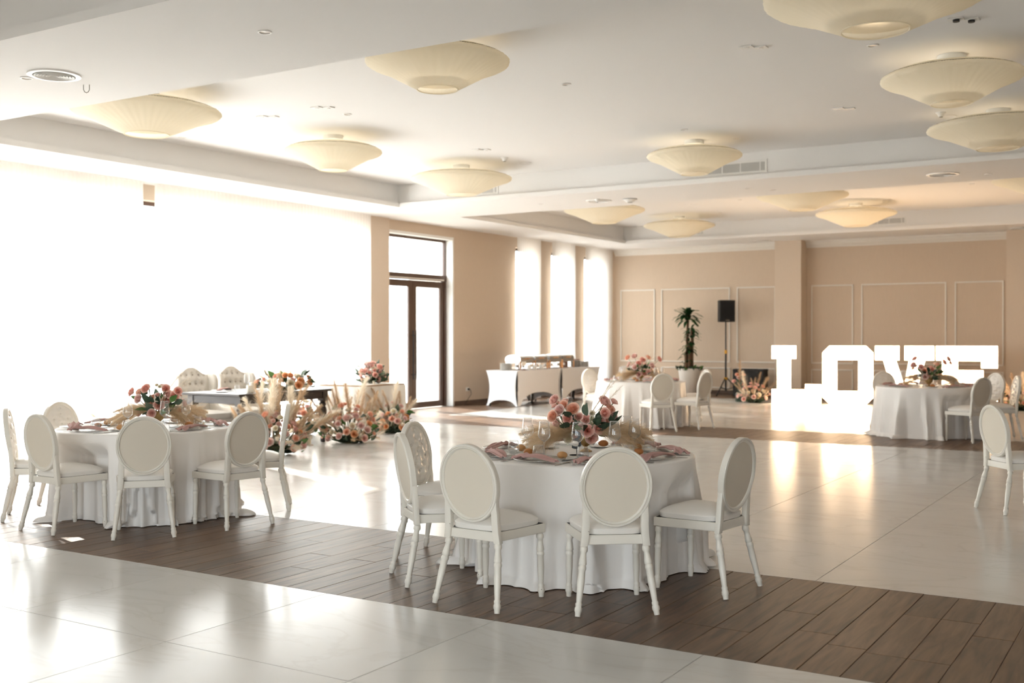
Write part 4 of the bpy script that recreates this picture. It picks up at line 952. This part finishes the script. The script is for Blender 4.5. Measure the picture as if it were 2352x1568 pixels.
def wing_proto():
    t = thing('wing_chair', 'x', 'armchair', (0, 0, 0), 0, 'wing chairs behind the dark table')       # sitter faces +Y
    top = lambda x: .96+.11*math.exp(-(abs(x)/.165)**2.6)
    def back(u, v, dy=0):
        x = (u-.5)*.56; z = .36+(top(x)-.36)*v; b = .045*(1-abs(2*u-1)**3)*min(1, v*5)*min(1, (1-v)*6)
        for i in range(5):
            for j in range(4):
                bx = (-.2+.1*i) if j % 2 else (-.15+.1*i); bz = .58+.13*j
                if abs(bx) < .24: b -= .045*math.exp(-((x-bx)**2+(z-bz)**2)/.0011)
        return (x, -.25-.12*(z-.36)+b, z)
    MB().grid(back, 45, 40).build('tufted_back', 'wing_linen', t, smooth=180)
    bo = [(-.3, .2)]+[(-.3+.6*k/24, (.965+.115*math.exp(-(abs(-.3+.6*k/24)/.165)**2.6))) for k in range(25)]+[(.3, .2)]
    m = MB(); n = len(bo)
    m.add([(x, -.25-.12*(z-.36)-.0, z) for x, z in bo]+[(x, -.34-.12*(z-.36), z) for x, z in bo], [tuple(range(n)), tuple(range(2*n-1, n-1, -1))]+[(k, (k+1) % n, n+(k+1) % n, n+k) for k in range(n)])
    m.build('back_shell', 'wing_linen', t, smooth=40, bevel=.015, seg=3)
    for i in range(5):
        for j in range(4):
            bx = (-.2+.1*i) if j % 2 else (-.15+.1*i); bz = .58+.13*j
            if abs(bx) < .22: MB().lathe([(.011, -.004), (.009, .004), (0, .008)], 10, aim((bx, -.25-.12*(bz-.36)+.016, bz), (0, 1, .12))).build('button', 'wing_button_shaded', t, smooth=60)
    wing = [(-.36, .24), (-.42, .95), (-.40, .99), (-.3, 1.0), (-.2, .97), (-.15, .9), (-.145, .8), (-.18, .68), (-.2, .6), (-.12, .52), (.0, .5), (.2, .5), (.25, .47), (.25, .4), (.22, .24)]
    for s in (-1, 1):
        M = Matrix(((0, 0, s, 0), (1, 0, 0, 0), (0, 1, 0, 0), (0, 0, 0, 1)))
        MB().prism(wing, .27, .34, M).build('wing', 'wing_linen', t, smooth=40, bevel=.028, seg=4)
    MB().box(-.28, .28, -.26, .3, .2, .36).build('seat_base', 'wing_linen', t, smooth=40, bevel=.02, seg=3)
    def seat(u, v):
        a = 2*PI*u; c, s_ = cos(a), sin(a); px = abs(c)**.3*(1 if c > 0 else -1); py = abs(s_)**.3*(1 if s_ > 0 else -1)
        if v < .3: return (.27*px*(.96+.04*v/.3), .02+.28*py*(.96+.04*v/.3), .36+.07*v/.3)
        k = cos((v-.3)/.7*PI/2)**.5; return (.27*px*k, .02+.28*py*k, .43+.045*(1-k*k))
    MB().grid(seat, 48, 12, True).build('seat_cushion', 'wing_linen', t, smooth=180)
    for sx in (-1, 1):
        for sy in (-.24, .24): MB().lathe([(.016, 0), (.018, .01), (.026, .2)], 12, MT(sx*.25, sy, 0)).build('leg', 'black_metal', t, smooth=40)
    return t
wc = wing_proto(); wc.location = (-12.05, 11.02, 0); wc.rotation_euler = (0, 0, rz_for((1, -.12))); wc['label'] = 'tufted cream wing chair behind the dark table, left one'
dup(wc, (-12.1, 11.86, 0), rz_for((1, -.08)), 'tufted cream wing chair behind the dark table, right one')

def draped_box(x0, x1, y0, y1, zt, label, nm):
    t = thing('side_table', 'rectangular table under a plain white cloth, '+nm, 'table', ((x0+x1)/2, (y0+y1)/2, 0))
    hx, hy = (x1-x0)/2, (y1-y0)/2
    MB().box(-hx+.01, hx-.01, -hy+.01, hy-.01, zt-.04, zt-.005).build('tabletop', 'tabletop_wood', t)
    for sx in (-1, 1):
        for sy in (-1, 1): MB().tube([(sx*(hx-.08), sy*(hy-.08), 0), (sx*(hx-.08), sy*(hy-.08), zt-.04)], .015, 8).build('leg', 'steel', t, smooth=40)
    def per(u):     # walk round the rectangle
        L_ = [2*hx, 2*hy, 2*hx, 2*hy]; s = u*sum(L_); k = 0
        while k < 3 and s > L_[k]: s -= L_[k]; k += 1
        return [(-hx+s, -hy), (hx, -hy+s), (hx-s, hy), (-hx, hy-s)][k]
    def fn(u, v):
        x, y = per(u % 1)
        if v < .2: return (x*v/.2, y*v/.2, zt)
        k = (v-.2)/.8; f = .012*sin(u*2*PI*34)+.014*sin(u*2*PI*13+1); g = 1+k*.055
        nx, ny = (1 if x > hx-.001 else -1 if x < -hx+.001 else 0), (1 if y > hy-.001 else -1 if y < -hy+.001 else 0)
        return (x*g+nx*f*k, y*g+ny*f*k, zt-(zt-.012)*k)
    o = MB().grid(fn, 200, 14, True).build('tablecloth', 'linen_cloth', smooth=50); o.location = ((x0+x1)/2, (y0+y1)/2, 0); tag(o, label, 'tablecloth')
draped_box(-12.05, -11.1, 13.42, 14.5, .75, 'plain off-white cloth on the rectangular side table near the glazed door', 'beside the pilaster')
floor_flowers(-11.45, 14.05, .46, .32, .2, 42, 3, 41, 'domed bouquet of pink roses on the white clothed side table', z=.75, deep=.14, cols=('blush', 'pink', 'pink', 'coral', 'cream'), pale=1)
put('side_plate', 'side', (-11.75, 13.7, .75), 0, 'thin white plate lying on the clothed side table', 'plate', None)

# ------------------------------------------------------------------ buffet
def buffet(y0, y1, label):
    x0, x1, zt = -13.0, -12.2, .775
    t = thing('buffet_table', label, 'table', ((x0+x1)/2, (y0+y1)/2, 0), 0, 'buffet tables in stretch covers'); hx, hy = (x1-x0)/2, (y1-y0)/2
    cv = MB(); cv.box(-hx, hx, -hy, hy, zt-.012, zt)
    def side(ax, sgn, half, other):
        # face with arched opening at the foot; sides pull in towards the middle height
        ns, nz = 33, 15; hgt = .27 if half > .6 else .13; vs = []
        for j in range(nz):
            for i in range(ns):
                s = -1+2*i/(ns-1); zb = .012+hgt*max(0, 1-(abs(s)/.86)**2.2)**.55; z = zb+(zt-.006-zb)*(j/(nz-1)); q = z/zt
                pull = .07*sin(PI*min(1, max(0, q)))**.8*abs(s)**3; a = s*(half-pull)
                pl2 = .03*sin(PI*q)*abs(s)**4+.02*(1-abs(s)**2)*sin(PI*q)
                b = sgn*(other-pl2); vs.append((a, b, z) if ax == 'x' else (b, a, z))
        cv.add(vs, [(j*ns+i, j*ns+i+1, (j+1)*ns+i+1, (j+1)*ns+i) for j in range(nz-1) for i in range(ns-1)])
    side('x', -1, hx, hy); side('x', 1, hx, hy); side('y', 1, hy, hx); side('y', -1, hy, hx)
    cv.build('stretch_cover', 'spandex', t, smooth=60)
    for sx in (-1, 1):
        for sy in (-1, 1): MB().tube([(sx*(hx-.06), sy*(hy-.06), 0), (sx*(hx-.06), sy*(hy-.06), zt-.03)], .018, 8).build('leg', 'black_metal', t, smooth=40)
    for sy in (-.35, .35): MB().tube([(0, sy*hy, 0), (0, sy*hy, zt-.03)], .02, 8).build('inner_leg', 'black_metal', t, smooth=40)
buffet(19.85, 21.75, 'buffet table in a white stretch cover, the end nearer the glazed door'); buffet(21.8, 23.7, 'buffet table in a white stretch cover, the farther one')
ZB = .775
def chafer_proto():
    t = thing('chafing_dish', 'x', 'chafing dish', (0, 0, 0), 0, 'chafing dishes on the buffet')
    for sx in (-1, 1):
        for sy in (-1, 1):
            MB().tube([(sx*.27, sy*.19, 0), (sx*.27, sy*.19, .2)], .014, 8).build('leg', 'brass', t, smooth=40)
    MB().box(-.28, .28, -.2, .2, .14, .2).build('pan', 'steel', t, bevel=.01)
    MB().box(-.26, .26, -.18, .18, .05, .058).build('lower_shelf', 'steel', t)
    def lid(u, v):
        x = (u-.5)*.56; a = PI*v; return (x*(1-.05*sin(a)), -.2*cos(a)*(1-.0*u), .2+.13*sin(a)**.55)
    m = MB(); m.grid(lid, 9, 17)
    for x in (-.28, .28): m.add([(x*(1-.05*sin(PI*k/16)), -.2*cos(PI*k/16), .2+.13*sin(PI*k/16)**.55) for k in range(17)], [tuple(range(17))])
    ld = m.build('lid', 'steel', t, smooth=50)
    MB().tube([(-.08, .19, .24), (-.08, .225, .25), (.08, .225, .25), (.08, .19, .24)], .012, 8).build('lid_handle', 'brass', ld, smooth=50)
    for sx in (-.14, .14): MB().lathe([(0, .058), (.04, .058), (.04, .11), (.03, .115), (0, .115)], 14, MT(sx, 0, 0)).build('fuel_can', 'steel', t, smooth=40)
    return t
cf = chafer_proto()
for i, (y, s) in enumerate(((20.62, 'nearest the glazed door'), (21.25, 'second from the glazed door'), (21.9, 'third from the glazed door'), (22.5, 'farthest from the glazed door'))):
    lb = 'steel chafing dish with brass legs, '+s
    if i: dup(cf, (-12.62, y, ZB), -PI/2, lb)
    else: cf.location = (-12.62, y, ZB); cf.rotation_euler = (0, 0, -PI/2); cf['label'] = lb
pl = MB().lathe([(0, 0), (.075, 0), (.13, .010), (.135, .013), (.13, .0135), (.075, .004), (0, .004)], 32).mesh('dinner_plate', 'porcelain', smooth=60)
for (x, y, n, s) in ((-12.62, 20.05, 17, 'left stack'), (-12.5, 23.0, 17, 'middle stack'), (-12.5, 23.42, 14, 'right stack')):
    for k in range(n): put('dinner_plate', pl, (x+rnd.uniform(-.002, .002), y, ZB+.009*k), 0, 'white dinner plate in the %s on the buffet' % s, 'plate', 'plates in the %s' % s)
for k, y in enumerate((20.45, 20.68, 20.98)):
    c_ = put('votive_cup', MB().lathe([(0, .002), (.036, .002), (.042, .01), (.046, .11), (.043, .11), (.039, .014), (0, .012)], 20).mesh('votive_cup', 'porcelain', smooth=50), (-12.27, y, ZB), 0, 'white cup before the chafing dishes, ' + ('left', 'middle', 'right')[k]+' one', 'cup', 'white cups on the buffet')
t = thing('buffet_sign', 'cream card sign standing before the first chafing dish', 'sign', (-12.3, 20.28, ZB), R(90))
MB().box(-.09, .09, -.004, .004, .1, .19).build('card', 'wax', t, bevel=.002); MB().box(-.05, .05, -.03, .03, 0, .012).build('base', 'rust_wood', t, bevel=.002); MB().tube([(0, 0, .01), (0, 0, .1)], .006, 6).build('stem', 'rust_wood', t, smooth=40)
t = thing('wooden_riser', 'reddish wooden riser behind the plate stacks', 'riser', (-12.75, 23.15, ZB))
MB().box(-.12, .12, -.3, .3, .16, .18).build('shelf', 'rust_wood', t, bevel=.004)
for s in (-1, 1): MB().box(-.1, .1, s*.27-.012, s*.27+.012, 0, .16).build('side_support', 'rust_wood', t)

# ------------------------------------------------------------------ plant, loudspeaker, case
t = thing('potted_plant', 'tall potted corn plant in a white tapered pot against the far wall', 'plant', (-10.95, 26.25, 0))
MB().lathe([(0, 0), (.19, 0), (.2, .01), (.285, .66), (.29, .68), (.27, .68), (.265, .6), (0, .6)], 40).build('pot', 'pot_white', t, smooth=40)
MB().lathe([(0, .6), (.266, .6), (.0, .63)], 20).build('soil', 'soil', t)
pr = random.Random(3); tips = []
for k, (dx, dy, h) in enumerate(((-.05, 0, 2.08), (.06, .03, 1.72), (.03, -.06, 1.38), (-.06, -.05, 1.02))):
    MB().tube([(dx, dy, .6), (dx*1.1, dy, 1.1), (dx*.9+.01, dy, h)], [.045, .04, .032], 10).build('trunk', 'trunk', t, smooth=60); tips.append((dx*.9, dy, h))
def strap(seed):
    def fn(u, v): x = (u-.5)*2; w_ = .13*math.sin(PI*min(.99, v*.9+.08))**.7; return (x*w_, -.55*v*v, v*(1-.25*v)+.03*abs(x))
    return MB().grid(fn, 4, 9).mesh('leaf', 'plant_leaf', smooth=180)
ST = strap(1)
for ti, (x, y, h) in enumerate(tips):
    for k in range((54, 44, 34, 14)[ti]):
        a = k*2.4+ti; el = pr.uniform(.0, 1.35); d_ = (cos(a)*cos(el), sin(a)*cos(el), sin(el))
        q = aim((x, y, h-pr.uniform(0, .22 if ti == 0 else .34)), d_, pr.uniform(.3, .46)*(1 if ti == 0 else .68)); ax = (q.to_3x3() @ Vector((0, 0, 1))).normalized(); yy = (q.to_3x3() @ Vector((0, -1, 0))).normalized()
        dn = Vector((0, 0, -1)); dn = dn-ax*dn.dot(ax)
        if dn.length > .01: dn.normalize(); q = MT(*q.translation) @ Matrix.Rotation(math.atan2(yy.cross(dn).dot(ax), yy.dot(dn)), 4, ax) @ MT(*(-q.translation)) @ q
        link('leaf', ST, t, q)
for k in range(60):
    a = k*2.4; rr = .26*math.sqrt((k+.5)/60); link('leaf', LEAF['fresh'] if k % 3 == 0 else LEAF['dark'], t, aim((rr*cos(a), rr*sin(a), .62), (cos(a), sin(a), pr.uniform(.2, 1.2)), pr.uniform(.12, .2), pr.uniform(0, 6)))
sx_, sy_ = -10.0, 26.35
t = thing('speaker_stand', 'black tripod stand with yellow collars carrying the loudspeaker', 'stand', (sx_, sy_, 0))
MB().tube([(0, 0, .12), (0, 0, 1.86)], .018, 10).build('pole', 'black_metal', t, smooth=40); MB().tube([(0, 0, .12), (0, 0, 1.12)], .024, 10).build('lower_tube', 'black_metal', t, smooth=40)
MB().lathe([(.026, 1.06), (.034, 1.06), (.034, 1.15), (.026, 1.15)], 14).build('collar', 'yellow_plastic', t, smooth=40); MB().lathe([(.026, .4), (.05, .4), (.05, .46), (.026, .46)], 14).build('hub', 'yellow_plastic', t, smooth=40)
for k in range(3):
    a = R(20)+k*2*PI/3; c_, s_ = cos(a), sin(a)
    lg = MB().tube([(.04*c_, .04*s_, .43), (.44*c_, .44*s_, .015)], .014, 8).build('leg', 'black_metal', t, smooth=40); MB().tube([(.02*c_, .02*s_, .16), (.25*c_, .25*s_, .21)], .008, 6).build('brace', 'black_metal', t, smooth=40)
    MB().lathe([(.018, 0), (.018, .03)], 8, MT(.445*c_, .445*s_, 0)).build('rubber_foot', 'black_metal', lg)
t = thing('loudspeaker', 'black loudspeaker on the tripod stand beside the plant', 'loudspeaker', (sx_, sy_, 1.862), R(36))
MB().prism([(-.2, -.16), (.2, -.16), (.17, .16), (-.17, .16)], 0, .55).build('cabinet', 'speaker_black', t, bevel=.015)
MB().box(-.18, .18, -.172, -.16, .03, .52).build('grille', 'speaker_grille', t, bevel=.01); MB().box(-.05, .05, -.174, -.172, .035, .05).build('badge', 'steel', t)
t = thing('equipment_case', 'black equipment case on the floor behind the dried flowers', 'case', (-9.3, 26.2, 0), R(5))
MB().box(-.38, .38, -.25, .25, .02, .62).build('case_body', 'speaker_black', t, bevel=.01); MB().box(-.385, .385, -.255, .255, .62, .69).build('case_lid', 'speaker_black', t, bevel=.012)
MB().box(-.1, .1, -.27, -.255, .5, .54).build('handle', 'black_metal', t, bevel=.004)
for a_ in (-.33, .33):
    for b_ in (-.2, .2): MB().box(a_-.03, a_+.03, b_-.03, b_+.03, 0, .02).build('foot', 'black_metal', t)

# ------------------------------------------------------------------ glowing letters
def letter(name, polys, w_, loc, label):
    """polys: outline loops in the plane (x right, y up), first is the outer; the others are holes"""
    t = thing(name, label, 'letter', loc, LROT, 'glowing letters spelling LOVE'); H_ = 1.29; D_ = .2
    def shape(inset_y, z0, z1, nm, mt, bev=0):
        cu = bpy.data.curves.new('outline', 'CURVE'); cu.dimensions = '2D'; cu.fill_mode = 'BOTH'; cu.extrude = (z1-z0)/2
        for pl_ in polys:
            sp = cu.splines.new('POLY'); sp.points.add(len(pl_)-1); sp.use_cyclic_u = True
            for p_, (x, y) in zip(sp.points, pl_): p_.co = (x, y, 0, 1)
        o = bpy.data.objects.new('outline', cu); COL.objects.link(o); dg = bpy.context.evaluated_depsgraph_get()
        me = bpy.data.meshes.new_from_object(o.evaluated_get(dg)); bpy.data.objects.remove(o)
        me.transform(MT(0, -(z0+z1)/2*-1, 0) @ Matrix.Rotation(PI/2, 4, 'X')); me.materials.clear(); me.materials.append(MATS[mt])
        return link(nm, me, t)
    shape(0, .0, D_, 'letter_box', 'letter_side'); shape(0, -.012, -.001, 'lit_face', 'letter_face')
    return t
LD = Vector((.97, .243, 0)).normalized(); LROT = math.atan2(LD.y, LD.x)
L0 = Vector((-8.02, 24.0, 0)); h = 1.29
def lp(dist): p = L0+LD*dist; return (p.x, p.y, .002)
letter('letter_L', [[(0, 0), (1.07, 0), (1.07, .43), (.73, .43), (.73, .31), (.415, .31), (.415, h-.29), (.53, h-.29), (.53, h), (0, h), (0, h-.29), (.12, h-.29), (.12, .31), (0, .31)]], 1.07, lp(0), 'glowing white letter L, first of the four on the floor')
c_ = .15
letter('letter_O', [[(c_, 0), (1.07-c_, 0), (1.07, c_), (1.07, h-c_), (1.07-c_, h), (c_, h), (0, h-c_), (0, c_)], [(.31, .29), (.31, h-.31), (.76, h-.31), (.76, .29)]], 1.07, lp(1.10), 'glowing white letter O, second of the four on the floor')
letter('letter_V', [[(.44, 0), (.77, 0), (1.03, h-.31), (1.21, h-.31), (1.21, h), (.61, h), (.61, h-.31), (.70, h-.31), (.605, .42), (.43, h-.31), (.5, h-.31), (.5, h), (0, h), (0, h-.31), (.17, h-.31)]], 1.21, lp(2.21), 'glowing white letter V, third, behind the far right table')
letter('letter_E', [[(0, 0), (1.22, 0), (1.22, .46), (.9, .46), (.9, .31), (.433, .31), (.433, .5), (.94, .5), (.94, h-.52), (.433, h-.52), (.433, h-.32), (.9, h-.32), (.9, h-.47), (1.22, h-.47), (1.22, h), (0, h), (0, h-.31), (.12, h-.31), (.12, .31), (0, .31)]], 1.22, lp(3.46), 'glowing white letter E, last of the four, behind the far right table')
